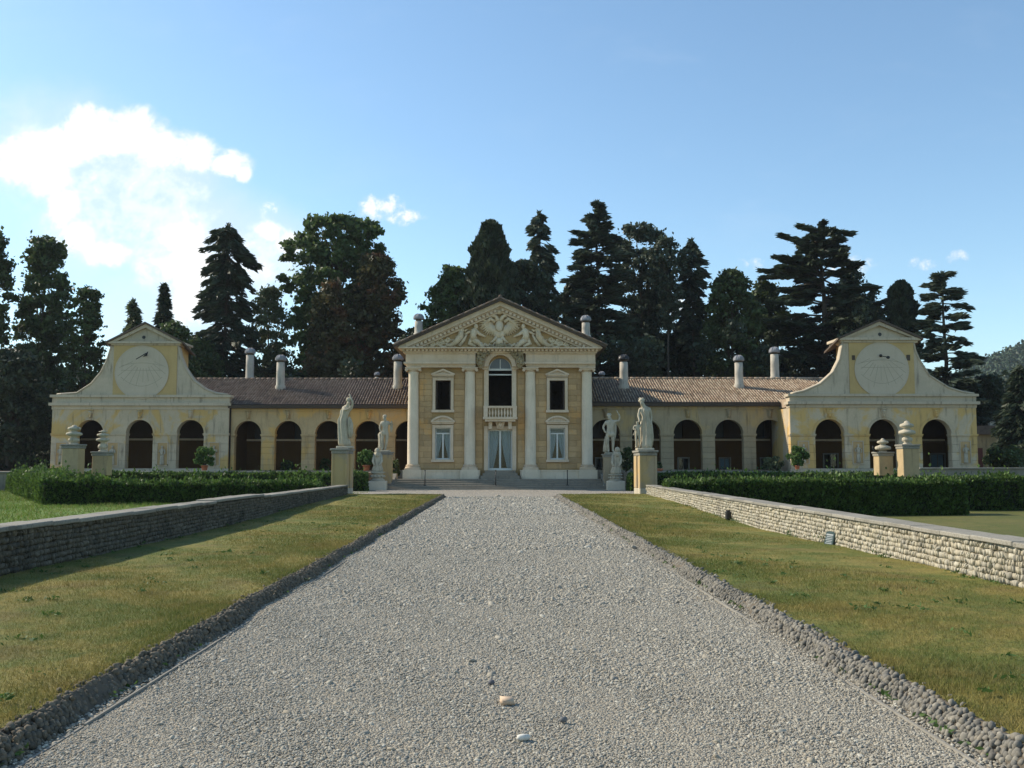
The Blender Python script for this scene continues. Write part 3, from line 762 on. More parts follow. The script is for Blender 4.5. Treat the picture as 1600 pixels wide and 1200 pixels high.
def pavilion(side):
    left = side < 0; Y = 66.6 if left else 62.8; pc = 217 if left else 1380
    Z = lambda py, px=None: at(px if px is not None else pc, py, Y).z
    X = lambda px, py=690: at(px, py, Y).x
    x0, x1 = (X(79.5,700), X(356.5,700)) if left else (X(1235.5,700), X(1527.5,700))
    cs = [140, 217.5, 297] if left else [1297, 1381.5, 1464]
    r = 21.0*Y/F if left else 23.2*Y/F
    arches = [X(c) for c in cs]; zf = Z(732); zcr = Z(656) if left else Z(655)
    zs = zcr-r-.16; z_ar = Z(640) if left else Z(637)
    root = thing('sundial_pavilion', ('pavilion with curved gable and sundial, plain dial with dark gnomon plate, left end' if left else
             'pavilion with curved gable and sundial, yellow stucco patches, beside the wooded hill'), 'building', ((x0+x1)/2, Y, zf))
    depth = 4.0; f = (Y+depth)/Y
    win = [] if left else [(arches[i]*f-.45-1.0*0, arches[i]*f+.45, zf+.02, zf+.95) for i in (0, 2)]
    # wall from arches to cornice
    loggia(root, arches, r, zf, zs, z_ar, x0, x1, Y, .6, depth, 'tower', win, 4)
    pl = MB(); pl.box(x0-.04, x1+.04, Y-.05, Y+depth+.3, zf-1.4, zf-.003); pl.build('plinth', M['tower_pale'], root)
    # niches with statues on the pier blocks
    nps = ([96, 177, 254.5, 335.5] if left else [1255, 1340, 1423, 1507.5])
    for k, npx in enumerate(nps):
        if not left and k == 2: continue
        xc = X(npx); za, zb_ = Z(727 if left else 724), Z(692 if left else 690); hw = 7.6*Y/F
        fr = MB(); fr.box(xc-hw-.06, xc-hw, Y-.06, Y-.017, za-.06, zb_+.06); fr.box(xc+hw, xc+hw+.06, Y-.06, Y-.017, za-.06, zb_+.06)
        fr.box(xc-hw, xc+hw, Y-.06, Y-.017, zb_, zb_+.06); fr.box(xc-hw, xc+hw, Y-.08, Y-.017, za-.06, za)
        fo = fr.build('niche', M['tower_pale'], root)
        bk = MB(); bk.box(xc-hw, xc+hw, Y-.025, Y-.0165, za, zb_); bk.build('niche_back', M['relief'], fo)
        relief_figure(fo, xc, za+.02, Y-.03, (zb_-za)*.88, 30+k+(0 if left else 9))
    # entablature
    en = MB(); zc = Z(639) if left else Z(636.5)
    z1, z2, z3, z4 = (Z(634), Z(629.5), Z(621), Z(617)) if left else (Z(632), Z(627.5), Z(619.5), Z(615.5))
    en.box(x0-.03, x1+.03, Y-.06, Y+.7, z_ar+.002, z1); en.box(x0-.18, x1+.18, Y-.24, Y+.7, z1+.002, z2)
    en.box(x0-.02, x1+.02, Y-.04, Y+.7, z2+.002, z3); en.box(x0-.14, x1+.14, Y-.18, Y+.7, z3+.002, z4)
    en.build('entablature', M['tower_pale'], root)
    # curved gable wall
    if left:
        out = [(89,617),(120,614.5),(142.5,600),(157.5,582.5),(167.5,562.5),(174,541)]
        outr = [(278.5,541),(281,555),(289,575),(302.5,595),(322,609),(337.5,615),(354,617)]
        pan = (177.5, 276.5); dial = (222, 582, 41.2); cor = (170, 286.5, 540, 534); apex = (224.5, 503.5); eavepy = 533
        far = (304, 555)
    else:
        out = [(1238,616),(1256,611.5),(1282,600),(1302,582),(1312,562),(1317,536)]
        outr = [(1427.5,536),(1430,548),(1436,562),(1452,587),(1482,606),(1503,612.5),(1522,616)]
        pan = (1327, 1428); dial = (1377, 577.5, 42.2); cor = (1309, 1437, 535.5, 528); apex = (1374, 499.5); eavepy = 526
        far = (1295, 546)
    P = [(at(a,b,Y).x, at(a,b,Y).z) for a, b in out+outr]
    P[0] = (P[0][0], z4+.003); P[-1] = (P[-1][0], z4+.003)
    g = MB(); g.poly(P[::-1], Y, Y+.5); g.build('gable_wall', M['tower_pale'], root)
    for seq in (P[:len(out)], P[len(out):]):
        # moulding that follows the curve
        seqs = []
        for (a, b) in zip(seq[:-1], seq[1:]):
            for t in (0, .34, .67): seqs.append((a[0]+(b[0]-a[0])*t, a[1]+(b[1]-a[1])*t))
        seqs.append(seq[-1])
        m = MB(); m.tube([(x_, Y+.22, z_+.02) for x_, z_ in seqs], .10, 8, flat=3.2); m.build('curved_moulding', M['tower_pale'], root, True)
    pn = MB(); pn.box(at(pan[0],580,Y).x, at(pan[1],580,Y).x, Y-.05, Y-.003, z4+.004, Z(cor[2])-.003); pn.build('panel', M['tower_yellow'], root)
    dc = at(dial[0], dial[1], Y); dr = dial[2]*Y/F
    d = MB(); d.disc(dc.x, dc.z, dr, Y-.08, Y-.052, 48); do = d.build('sundial', M['dial'], root)
    rim = MB(); rim.ring(dc.x, dr-.02, dr+.04, dc.z, Y-.095, Y-.082, 0, 2*math.pi, 48); rim.build('dial_rim', M['dial'], do)
    ln = MB(); gx, gz = dc.x+(.1 if left else -.05), dc.z+dr*.60
    for k in range(-5, 6):
        a = R(-90+k*13); ca, sa = math.cos(a), math.sin(a)
        L0, L1 = dr*.45, dr*random.uniform(.95, 1.35)
        while math.hypot(gx+L1*ca-dc.x, gz+L1*sa-dc.z) > dr*.93: L1 *= .95
        if L1 > L0: ln.tube([(gx+L0*ca,Y-.083,gz+L0*sa),(gx+L1*ca,Y-.083,gz+L1*sa)], .014, 4, .3)
    for k, (dz_, bow) in enumerate(((.30,-.12),(.08,.0),(-.35,.35))):
        pts = []
        for i in range(17):
            t = -1+i/8; x_ = dc.x+t*dr*.78; z_ = dc.z+dz_*dr+bow*dr*(t*t-.5)
            if math.hypot(x_-dc.x, z_-dc.z) < dr*.95: pts.append((x_, Y-.083, z_))
        if len(pts) > 2: ln.tube(pts, .014, 4, .3)
    ln.build('hour_lines', M['dial_line'], do)
    gn = MB()
    if left:
        a = at(229, 552, Y); b = at(219, 563, Y)
        gn.tube([(a.x,Y-.07,a.z),(b.x,Y-.75,b.z)], .03, 6)
        gn._add([(a.x-.12,Y-.3,a.z-.28),(a.x+.22,Y-.3,a.z+.1),(a.x+.16,Y-.3,a.z-.22),(a.x-.12,Y-.34,a.z-.28),(a.x+.22,Y-.34,a.z+.1),(a.x+.16,Y-.34,a.z-.22)], [(0,2,1),(3,4,5),(0,1,4,3),(1,2,5,4),(2,0,3,5)])
    else:
        a = at(1375, 556, Y); b = at(1380, 560, Y)
        gn.tube([(a.x,Y-.07,a.z),(b.x,Y-.8,b.z)], .025, 6); gn.ball((a.x,Y-.12,a.z), .10); gn.ball((b.x,Y-.8,b.z-.02), (.13,.05,.10))
    gn.build('gnomon', M['iron'], do, True)
    if not left:
        for px, py, rad in ((1333, 559, .10), (1418.5, 559, .12)):
            q = at(px, py, Y); k = MB(); k.box(q.x-rad, q.x+rad, Y-.075, Y-.052, q.z-rad*1.6, q.z+rad*1.6); k.build('vent_grille', M['brown_wood'], root)
    # crown: cornice, pediment, roof
    xa, xb = at(cor[0],cor[2],Y).x, at(cor[1],cor[2],Y).x; zc0, zc1 = Z(cor[2]), Z(cor[3]); ap = at(apex[0], apex[1], Y); xm = (xa+xb)/2
    c = MB(); c.box(xa+.18, xb-.18, Y-.12, Y+2.2, zc0, zc0+(zc1-zc0)*.45); c.box(xa+.04, xb-.04, Y-.28, Y+2.25, zc0+(zc1-zc0)*.45+.002, zc1)
    c.build('cornice', M['tower_pale'], root)
    t = MB(); t.poly([(xa+.30,zc1+.002),(xb-.30,zc1+.002),(xm,ap.z-.30)], Y-.02, Y+.4); t.build('pediment', M['tower_pale'], root)
    rk = MB()
    for sg in (-1, 1):
        xe = xm+sg*(xb-xa)/2*.98; dzz = .20
        q = [(xe, zc1+.004), (xm, ap.z-.14), (xm, ap.z-.14-dzz*1.3), (xe-sg*.55, zc1+.004)]
        rk.poly(q if sg < 0 else q[::-1], Y-.24, Y-.022)
    rk.build('raking_cornice', M['tower_pale'], root)
    oc = MB(); op = at(apex[0]+.5, 527 if left else 522.5, Y); oc.disc(op.x, op.z, .12, Y-.035, Y-.021, 16); oc.build('oculus', M['black'], root)
    xw0, xw1 = at(pan[0]-1,560,Y).x, at(pan[1]+1,560,Y).x; yb = Y+2.3
    bw = MB(); bw.box(xw0, xw1, Y+.503, yb, z4-.5, zc0-.004); bw.build('attic_wall', M['tower_yellow'], root)
    drop = .62; rf = MB(); hw = (xb-xa)/2+.10; ov = .3
    V = []
    for yy, dz in ((Y-.36, 0), (yb+.15, drop)):
        for xx, zz in ((xm-hw, zc1-.02), (xm, ap.z), (xm+hw, zc1-.02)): V += [(xx,yy,zz-dz),(xx,yy,zz-dz-.13)]
    fs = []
    for i in (0, 2):
        fs += [(i,i+2,i+8,i+6),(i+1,i+7,i+9,i+3),(i,i+1,i+3,i+2),(i+6,i+8,i+9,i+7)]
    fs += [(0,6,7,1),(4,5,11,10)]
    rf._add(V, fs); ro = rf.build('roof', M['tile_l'], root)
    # low tiled roof behind over the loggia
    tr_ = MB(); zz = z4-.25
    tr_.box(x0+.1, x1-.1, Y+.72, Y+depth+1.2, z_ar+.1, zz); tr_.build('low_roof', M['tile'], root)
    for q0, q1 in ((x0-.01, x0+.009), (x1-.009, x1+.01)): sw = MB(); sw.box(q0, q1, Y+.605, Y+depth+.3, zf, z_ar); sw.build('side_wall', M['tower'], root)
for s in (-1, 1): pavilion(s)

# ------------------------------------------------------------------ temple front (central block)
YB = 61.6
def zb(py): return at(782, py, YB).z
PX = YB/F
def temple():
    root = thing('villa', 'tall temple fronted central villa with four ionic columns and carved pediment', 'villa', (0, YB, zb(748)))
    B = 'ochre'; hw = 144*PX; ax = -.02
    yback = YB+13.0; zt = zb(553); zf = zb(735); zp = zb(748)
    up_py = (640.6, 594.5); lo_py = (718, 668.5)
    wc, wh = 89.3*PX, 12.0*PX
    holes = []
    for s in (-1, 1):
        holes += [(ax+s*wc-wh, ax+s*wc+wh, zb(up_py[0]), zb(up_py[1])), (ax+s*wc-wh, ax+s*wc+wh, zb(lo_py[0]), zb(lo_py[1]))]
    dh, ah = 19.0*PX, 18.2*PX; z_sp = zb(577.5)
    holes += [(ax-dh, ax+dh, zf, zb(671.5)), (ax-ah, ax+ah, zb(634.5), z_sp+ah+.02)]
    m = MB(); wall_rects(m, ax-hw, ax+hw, zp, zt, holes, YB, YB+.5)
    m.arch(ax, ah, z_sp, z_sp+ah+.021, YB+.01, YB+.49, ax-ah, ax+ah)
    wall = m.build('wall', M['ochre_back'], root)
    m = MB(); m.box(ax-hw, ax-hw+.5, YB+.502, yback, 0, zt); m.box(ax+hw-.5, ax+hw, YB+.502, yback, 0, zt); m.box(ax-hw, ax+hw, yback+.002, yback+.4, 0, zt)
    m.build('side_wall', M['wing'], root)
    m = MB(); m.box(ax-hw+.502, ax+hw-.502, YB+.502, YB+6, zb(650)-.2, zb(650)); m.box(ax-hw+.502, ax+hw-.502, YB+.502, YB+6, zt-.2, zt-.01)
    m.box(ax-hw+.502, ax+hw-.502, YB+6.002, YB+6.2, zf, zt); m.box(ax-hw+.502, ax+hw-.502, YB+.502, YB+6, zf-.3, zf-.01)
    m.build('interior', M['inner_dark'], root)
    # ashlar blocks scored in the stucco, one by one
    block_holes = []
    for s in (-1, 1):
        c = ax+s*wc
        block_holes += [(c-17*PX, c+17*PX, zb(644.5), zb(576)), (c-17*PX, c+17*PX, zb(722), zb(650))]
    block_holes += [(ax-27.5*PX, ax+27.5*PX, 0, zb(560))]
    bays = [(-126.5, -55.5), (-38.5, -27.5), (27.5, 38.5), (55.5, 126.5)]
    z0, z1 = zb(732.5), zb(583); n = 17; h = (z1-z0)/n
    for bi, (a, b) in enumerate(bays):
        for k in range(n):
            za, zc_ = z0+k*h, z0+(k+1)*h
            cuts = [(a*PX+ax, b*PX+ax)]
            for (p, q, r0, r1) in block_holes:
                if r1 <= za+.06 or r0 >= zc_-.06: continue
                nw = []
                for (u, v) in cuts:
                    if q <= u or p >= v: nw.append((u, v)); continue
                    if p > u+.05: nw.append((u, p))
                    if q < v-.05: nw.append((q, v))
                cuts = nw
            for (u, v) in cuts:
                L = .98; off = (k % 2)*.49; edges = [u]; t = math.floor(u/L)*L+off
                while t < v-.16:
                    if t > u+.16: edges.append(t)
                    t += L
                edges.append(v)
                for e0, e1 in zip(edges[:-1], edges[1:]):
                    q = MB(); q.cbox(e0+.007, e1-.007, YB-.028, YB-.001, za+.007, zc_-.007, .008); q.build('stone_block', M[B], wall)
    # plinth
    m = MB(); m.box(ax-149*PX, ax-31*PX, YB-.52, YB-.003, zp, zb(736)); m.box(ax+31*PX, ax+149*PX, YB-.52, YB-.003, zp, zb(736))
    m.box(ax-149.5*PX, ax-31*PX, YB-.56, YB-.004, zb(736)+.002, zb(734.3)); m.box(ax+31*PX, ax+149.5*PX, YB-.56, YB-.004, zb(736)+.002, zb(734.3))
    m.build('plinth', M['column'], root)
    # columns
    for d in (-135.5, -47.2, 47.2, 135.5):
        x = ax+d*PX; y = YB-.14; r = 8.6*PX; zc0, zc1 = zb(726), zb(582)
        H = zc1-zc0
        c = MB(); c.lathe([(r*1.06,0),(r*1.0,.06),(r,H*.33),(r*.955,H*.66),(r*.87,H*.97),(r*.93,H-.05),(r*.93,H)], (x,y,zc0), 28)
        col = c.build('column', M['column'], root, True)
        b = MB(); zz = zb(734.3)+.002; hh = zc0-zz
        b.box(x-r*1.42, x+r*1.42, y-r*1.42, y+r*1.1, zz, zz+hh*.32)
        b.lathe([(r*1.38,hh*.32),(r*1.42,hh*.45),(r*1.36,hh*.60),(r*1.15,hh*.64),(r*1.12,hh*.74),(r*1.25,hh*.80),(r*1.27,hh*.88),(r*1.2,hh*.97),(r*1.05,hh)], (x,y,zz), 28)
        b.build('column_base', M['trim'], col)
        p = MB(); p.box(x-r*1.66, x+r*1.66, YB-.72, YB-.004, zp+.002, zb(734.3)+.001); p.build('pedestal_block', M['column'], col)
        k = MB(); z0_, z1_ = zc1, zb(575.3); hc = z1_-z0_; rr = r*.9
        k.lathe([(rr*1.0,0),(rr*1.14,hc*.16),(rr*1.05,hc*.24),(rr*1.3,hc*.50)], (x,y,z0_), 24)
        k.box(x-rr*1.45, x+rr*1.45, y-rr*1.30, y+rr*1.2, z0_+hc*.50, z0_+hc*.82)
        k.box(x-rr*1.62, x+rr*1.62, y-rr*1.48, y+rr*1.3, z0_+hc*.822, z1_-.002)
        for s in (-1, 1):
            k.tube([(x+s*rr*1.35,y-rr*1.34,z0_+hc*.42),(x+s*rr*1.35,y+rr*.9,z0_+hc*.42)], hc*.34, 14)
            k.tube([(x+s*rr*1.35,y-rr*1.46,z0_+hc*.42),(x+s*rr*1.35,y-rr*1.30,z0_+hc*.42)], hc*.15, 10)
        k.build('capital', M['trim'], col)
    # entablature in two halves
    for s in (-1, 1):
        a, b = (ax-148.5*PX, ax-38.5*PX) if s < 0 else (ax+38.5*PX, ax+148.5*PX)
        yf = YB-.50
        m = MB(); z0_, z1_ = zb(575), zb(567); q = (z1_-z0_)/3
        m.box(a+.10, b-(.0), yf+.09, YB+.4, z0_, z0_+q*.9); m.box(a+.05, b, yf+.035, YB+.4, z0_+q*.9+.001, z0_+1.9*q); m.box(a-.07, b, yf-.11, YB+.4, z0_+1.9*q+.001, z1_)
        m.build('architrave', M['trim'], root)
        m = MB(); m.box(a+.05, b, yf+.06, YB+.4, z1_+.002, zb(554.5)); m.box(a, b, yf-.02, YB+.4, zb(554.5)+.001, zb(553)); m.build('frieze', M['trim'], root)
    # horizontal cornice
    m = MB(); zc0, zc1 = zb(553)+.002, zb(545.5)
    m.box(ax-151*PX, ax+151*PX, YB-.62, YB+.4, zc0, zc0+(zc1-zc0)*.32)
    m.box(ax-156*PX, ax+156*PX, YB-.92, YB+.4, zc0+(zc1-zc0)*.66, zc1-.07); m.box(ax-158*PX, ax+158*PX, YB-1.08, YB+.4, zc1-.069, zc1)
    m.build('cornice', M['trim'], root)
    m = MB(); m.box(ax-152*PX, ax+152*PX, YB-.60, YB+.4, zc0+(zc1-zc0)*.321, zc0+(zc1-zc0)*.655); m.build('cornice_band', M['trim'], root)
    m = MB(); k = -150
    while k <= 150: m.box(ax+(k-1.9)*PX, ax+(k+1.9)*PX, YB-.82, YB-.4, zc0+(zc1-zc0)*.30, zc0+(zc1-zc0)*.655); k += 6.0
    m.build('cornice_brackets', M['trim'], root, kind='stuff')
    # pediment
    apex = zb(470.5); hwid = 159*PX; zl = zc1
    def slope_z(x, top): return top-(abs(x-ax))*(apex-zb(541))/(160.5*PX)
    m = MB(); ta = zb(487); tw = 131*PX; m.poly([(ax-tw, zl+.002), (ax+tw, zl+.002), (ax, ta)], YB-.35, YB+.3); ty = m.build('tympanum', M['relief'], root)
    sl_ = (apex-zb(541))/(160.5*PX)
    def rake(name, t0, t1, y0, y1, mat, e=hwid, par=root, cut=True, kind=None):
        q = MB()
        for s in (-1, 1):
            zA0, zA1 = apex-t1, apex-t0
            zE0, zE1 = zA0-sl_*e, zA1-sl_*e
            pts = [(ax+s*e, zE1), (ax, zA1), (ax, zA0)]
            xl = (zA0-zl-.004)/sl_
            if cut and zE0 < zl+.004:
                pts += [(ax+s*xl, zl+.004)]
                if zE1 > zl+.004: pts += [(ax+s*e, zl+.004)]
                else: pts[0] = (ax+s*(zA1-zl-.004)/sl_, zl+.004)
            else: pts += [(ax+s*e, zE0)]
            q.poly(pts if s > 0 else pts[::-1], y0, y1)
        return q.build(name, M[mat], par)
    rake('raking_cornice', .16, .46, YB-.92, YB-.3, 'trim', 157*PX)
    rake('raking_moulding', .461, .56, YB-.72, YB-.3, 'trim', 150*PX)
    rake('raking_moulding', .72, .84, YB-.62, YB-.3, 'trim', 146*PX)
    rake('raking_moulding', .561, .719, YB-.58, YB-.3, 'trim', 148*PX)
    m = MB(); k = -140
    while k <= 140:
        x = ax+k*PX
        if abs(k) > 2: zz = apex-.56-abs(x-ax)*sl_; m._add([(x-.085,YB-.78,zz-.155),(x+.085,YB-.78,zz-.155),(x+.085,YB-.3,zz-.155),(x-.085,YB-.3,zz-.155),(x-.085,YB-.78,zz),(x+.085,YB-.78,zz),(x+.085,YB-.3,zz),(x-.085,YB-.3,zz)],
               [(3,2,1,0),(4,5,6,7),(0,1,5,4),(1,2,6,5),(2,3,7,6),(3,0,4,7)])
        k += 6.0
    m.build('raking_brackets', M['trim'], root, kind='stuff')
    rr_ = rake('roof', -.02, .155, YB-1.2, yback+.8, 'brown_wood', 164*PX, cut=False)
    tl = MB()
    for s in (-1, 1):
        for j in range(30):
            y = YB-1.22+j*.45
            for i in range(15):
                d0 = i*164*PX/15; d1 = (i+1)*164*PX/15+.05
                tl.t = random.random(); tl.tube([(ax+s*d0,y,apex+.04-d0*sl_),(ax+s*d1,y,apex+.025-d1*sl_)], [.055,.065], 6)
    tl.build('roof_tiles', M['tile_l'], rr_, True, kind='stuff')
    m = MB(); m.tube([(ax,YB-1.25,apex+.08),(ax,yback,apex+.08)], .13, 8); m.build('ridge_tiles', M['tile_l'], rr_, True, kind='stuff')
    # windows
    def window(c, py0, py1, kind):
        z0_, z1_ = zb(py0), zb(py1); fw = 4.4*PX
        m = MB(); y0_, y1_ = YB-.10, YB+.12
        m.box(c-wh-fw, c-wh, y0_, y1_, z0_-.0, z1_+fw); m.box(c+wh, c+wh+fw, y0_, y1_, z0_, z1_+fw); m.box(c-wh, c+wh, y0_, y1_, z1_, z1_+fw)
        m.box(c-wh-fw*1.3, c+wh+fw*1.3, YB-.2, y1_, z0_-fw*.9, z0_-.002)
        for o_ in (.25,): m.box(c-wh-fw*1.06, c+wh+fw*1.06, y0_-.03, y0_-.001, z1_+fw*.72, z1_+fw*1.02)
        wf = m.build('window', M['trim'], root)
        p = MB(); zb0 = z1_+fw+.16
        hw_ = 18.5*PX; p.box(c-hw_+.06, c+hw_-.06, YB-.20, YB-.0285, zb0-.10, zb0); p.box(c-hw_, c+hw_, YB-.28, YB-.0285, zb0+.001, zb0+.07)
        hgt = 9.0*PX if kind == 'tri' else 8.4*PX
        if kind == 'tri':
            p.poly([(c-hw_+.1,zb0+.071),(c+hw_-.1,zb0+.071),(c,zb0+hgt)], YB-.15, YB-.0285)
            for s in (-1, 1):
                q = [(c+s*hw_,zb0+.072),(c,zb0+hgt+.03),(c,zb0+hgt-.09),(c+s*(hw_-.26),zb0+.072)]
                p.poly(q if s < 0 else q[::-1], YB-.29, YB-.151)
        else:
            R_ = (hw_**2+hgt**2)/(2*hgt); a0 = math.asin(hw_/R_)
            pts = [(c+R_*math.sin(a0-2*a0*i/12), zb0+.072+hgt-R_+R_*math.cos(a0-2*a0*i/12)) for i in range(13)]
            p.poly([(x,z) for x,z in pts], YB-.15, YB-.0285)
            p.ring(c, R_-.10, R_+.015, zb0+.072+hgt-R_, YB-.29, YB-.151, math.pi/2-a0, math.pi/2+a0, 12)
        p.build('window_pediment', M['trim'], wf)
        if kind == 'seg':
            s_ = MB(); y = YB+.14; zt_ = z0_+(z1_-z0_)*.80
            s_.box(c-wh, c-wh+.07, y, y+.06, z0_, z1_); s_.box(c+wh-.07, c+wh, y, y+.06, z0_, z1_); s_.box(c-.05, c+.05, y-.01, y+.06, z0_, zt_); s_.box(c-wh+.071, c+wh-.071, y-.005, y+.06, zt_, zt_+.09)
            s_.box(c-wh+.071, c+wh-.071, y, y+.06, z0_, z0_+.09); s_.box(c-wh+.071, c+wh-.071, y, y+.06, z1_-.07, z1_)
            s_.build('casement', M['white_paint'], wf)
            for sg in (-1, 1):
                u = MB(); n_ = 10; a_, b_ = (c+sg*.04, c+sg*(wh-.04))
                V, Fc = [], []
                for i in range(n_+1):
                    t = i/n_
                    for j in range(7):
                        v = j/6; gather = .80*(1-v)**1.5*(1-t)      # inner edge drawn aside towards the bottom
                        xx = a_+(b_-a_)*(t*(1-.0)+gather*(1-t)); V.append((xx, YB+.30+.03*math.sin(t*18+v), z0_+.02+(zt_-z0_)*v))
                for i in range(n_):
                    for j in range(6): q0 = i*7+j; Fc.append((q0,q0+7,q0+8,q0+1))
                u._add(V, Fc); u.build('curtain', M['curtain'], wf, True)
            bl = MB(); bl.box(c-wh+.05, c+wh-.05, YB+.27, YB+.28, zt_+.05, z1_-.02); bl.build('blind', M['lead'], wf)
            g = MB(); g.box(c-wh+.02, c+wh-.02, YB+.165, YB+.172, z0_, z1_); g.build('pane', M['glass'], wf)
        else:
            s_ = MB(); y = YB+.2; s_.box(c-wh, c-wh+.1, y, y+.3, z0_, z1_); s_.box(c+wh-.1, c+wh, y, y+.3, z0_, z1_); s_.build('open_shutter', M['brown_wood'], wf)
    for s in (-1, 1):
        window(ax+s*wc, *up_py, 'tri'); window(ax+s*wc, *lo_py, 'seg')
    # door
    m = MB(); zd0, zd1 = zf, zb(671.5); fw = 6*PX
    m.box(ax-dh-fw, ax-dh, YB-.14, YB+.1, zd0, zd1+fw*.9); m.box(ax+dh, ax+dh+fw, YB-.14, YB+.1, zd0, zd1+fw*.9); m.box(ax-dh, ax+dh, YB-.14, YB+.1, zd1, zd1+fw*.9)
    dr = m.build('door', M['trim'], root)
    m = MB(); y = YB+.12
    m.box(ax-.06, ax+.06, y-.01, y+.07, zd0, zd1); m.box(ax-dh, ax-dh+.09, y, y+.06, zd0, zd1); m.box(ax+dh-.09, ax+dh, y, y+.06, zd0, zd1)
    m.box(ax-dh+.091, ax+dh-.091, y, y+.06, zd0, zd0+.14); m.box(ax-dh+.091, ax+dh-.091, y, y+.06, zd1-.08, zd1); m.build('door_leaf', M['white_paint'], dr)
    g = MB(); g.box(ax-dh+.03, ax+dh-.03, y+.075, y+.082, zd0+.1, zd1); g.build('pane', M['glass'], dr)
    for sg in (-1, 1):
        u = MB(); V, Fc = [], []; a_, b_ = ax+sg*.05, ax+sg*(dh-.06)
        for i in range(15):
            t = i/14
            for j in range(9):
                v = j/8; gather = .62*(1-v)**1.6
                V.append((a_+(b_-a_)*(t+gather*(1-t)), YB+.34+.035*math.sin(t*26+v*1.5), zd0+.05+(zd1-zd0-.05)*v))
        for i in range(14):
            for j in range(8): q0 = i*9+j; Fc.append((q0,q0+9,q0+10,q0+1))
        u._add(V, Fc); u.build('curtain', M['curtain'], dr, True)
    m = MB()
    for i in range(3): m.box(ax-(24+3*i)*PX, ax+(24+3*i)*PX, YB-.35-.32*i, YB-.02+.001*i, zp, zf-.02-.15*i)
    m.build('door_step', M['step'], root)
    # great arched window
    fw = 7*PX; zb0 = zb(634.5)
    m = MB(); m.box(ax-ah-fw, ax-ah, YB-.12, YB+.1, zb0, z_sp); m.box(ax+ah, ax+ah+fw, YB-.12, YB+.1, zb0, z_sp)
    m.box(ax-ah-fw*1.5, ax-ah, YB-.22, YB+.1, z_sp+.001, z_sp+.16); m.box(ax+ah, ax+ah+fw*1.5, YB-.22, YB+.1, z_sp+.001, z_sp+.16)
    aw = m.build('arched_window', M['trim'], root)
    m = MB(); m.ring(ax, ah+.003, ah+fw*1.25, z_sp+.162, YB-.42, YB-.003, .0, math.pi, 22); m.ring(ax, ah+.10, ah+fw*.9, z_sp+.163, YB-.46, YB-.421, .0, math.pi, 22); m.build('archivolt', M['trim'], aw)
    m = MB(); m.box(ax-ah, ax+ah, YB+.12, YB+.2, z_sp-.05, z_sp+.07); m.box(ax-ah, ax+ah, YB+.12, YB+.2, z_sp-.36, z_sp-.28); m.ring(ax, ah-.07, ah-.004, z_sp+.071, YB+.12, YB+.2, 0, math.pi, 18)
    m.box(ax-.025, ax+.025, YB+.13, YB+.19, z_sp+.071, z_sp+ah-.08); m.build('window_bar', M['white_paint'], aw)
    m = MB(); m.poly([(ax+(ah-.02)*math.cos(math.pi*i/18), z_sp+.05+(ah-.05)*math.sin(math.pi*i/18)) for i in range(19)], YB+.155, YB+.165); m.build('lunette', M['dark_glass'], aw)
    # carved garland over the arch
    m = MB(); rg = random.Random(5)
    for i in range(130):
        a = math.pi*(.02+.96*i/129); rad = ah+fw*1.0+.10+rg.uniform(-.03,.36)
        m.ball((ax+rad*math.cos(a), YB-.56+rg.uniform(-.14,.06), z_sp+.2+rad*math.sin(a)*.93), (rg.uniform(.07,.15), rg.uniform(.08,.16), rg.uniform(.07,.14)), 6, 4)
    for s in (-1, 1):
        m.ball((ax+s*1.25, YB-.5, z_sp+.30), (.22,.2,.30), 8, 6); m.ball((ax+s*1.22, YB-.6, z_sp+.62), (.13,.14,.16), 8, 6)
        m.ball((ax+s*1.28, YB-.5, z_sp+1.02), (.25,.2,.2), 8, 6); m.tube([(ax+s*1.4,YB-.5,z_sp+.9),(ax+s*1.48,YB-.5,z_sp+.4),(ax+s*1.3,YB-.5,z_sp+.1)], [.10,.09,.05], 6)
    m.ball((ax, YB-.62, z_sp+1.45), (.24,.2,.22), 8, 6)
    m.build('garland', M['carved'], root, True)
    bk_ = MB(); bk_.box(ax-38.4*PX, ax+38.4*PX, YB-.42, YB-.043, z_sp+ah+fw*1.25+.18, zb(553)); bk_.build('frieze', M['trim'], root)
    # balcony
    z0_, z1_ = zb(655.5), zb(635.5); bw_ = 26.5*PX
    m = MB(); m.box(ax-bw_, ax+bw_, YB-.95, YB-.03, z0_-.02, z0_+.12); m.box(ax-bw_+.12, ax+bw_-.12, YB-.85, YB-.03, z0_-.16, z0_-.021)
    ba = m.build('balcony', M['trim'], root)
    m = MB(); m.box(ax-bw_+.03, ax+bw_-.03, YB-.92, YB-.68, z1_-.13, z1_); m.build('balcony_rail', M['trim'], ba)
    m = MB()
    for s in (-1, 1): m.box(ax+s*(bw_-.04), ax+s*(bw_-.30), YB-.915, YB-.685, z0_+.121, z1_-.131)
    for s in (-1, 1): m.box(ax+s*(bw_-.06), ax+s*(bw_-.22), YB-.68, YB-.04, z1_-.12, z1_-.005)
    m.build('balcony_post', M['trim'], ba)
    prof = [(.055,0),(.055,.05),(.03,.07),(.065,.18),(.075,.25),(.05,.36),(.03,.44),(.03,.48),(.055,.50),(.055,.54)]
    hh = (z1_-.131)-(z0_+.121)
    bm = MB(); bm.lathe([(r_*.95, z_/.54*hh) for r_, z_ in prof], (0,0,0), 10)
    proto = None
    for i in range(8):
        x = ax+(i-3.5)*(2*bw_-.72)/7.6
        if proto is None:
            proto = bm.build('baluster', M['trim'], ba, True); ob = proto
            for v in proto.data.vertices: v.co += wl(ba)
        else: ob = proto.copy(); COL.objects.link(ob)
        ob.location = (x-wl(ba).x, YB-.80-wl(ba).y, z0_+.121-wl(ba).z)
    m = MB()
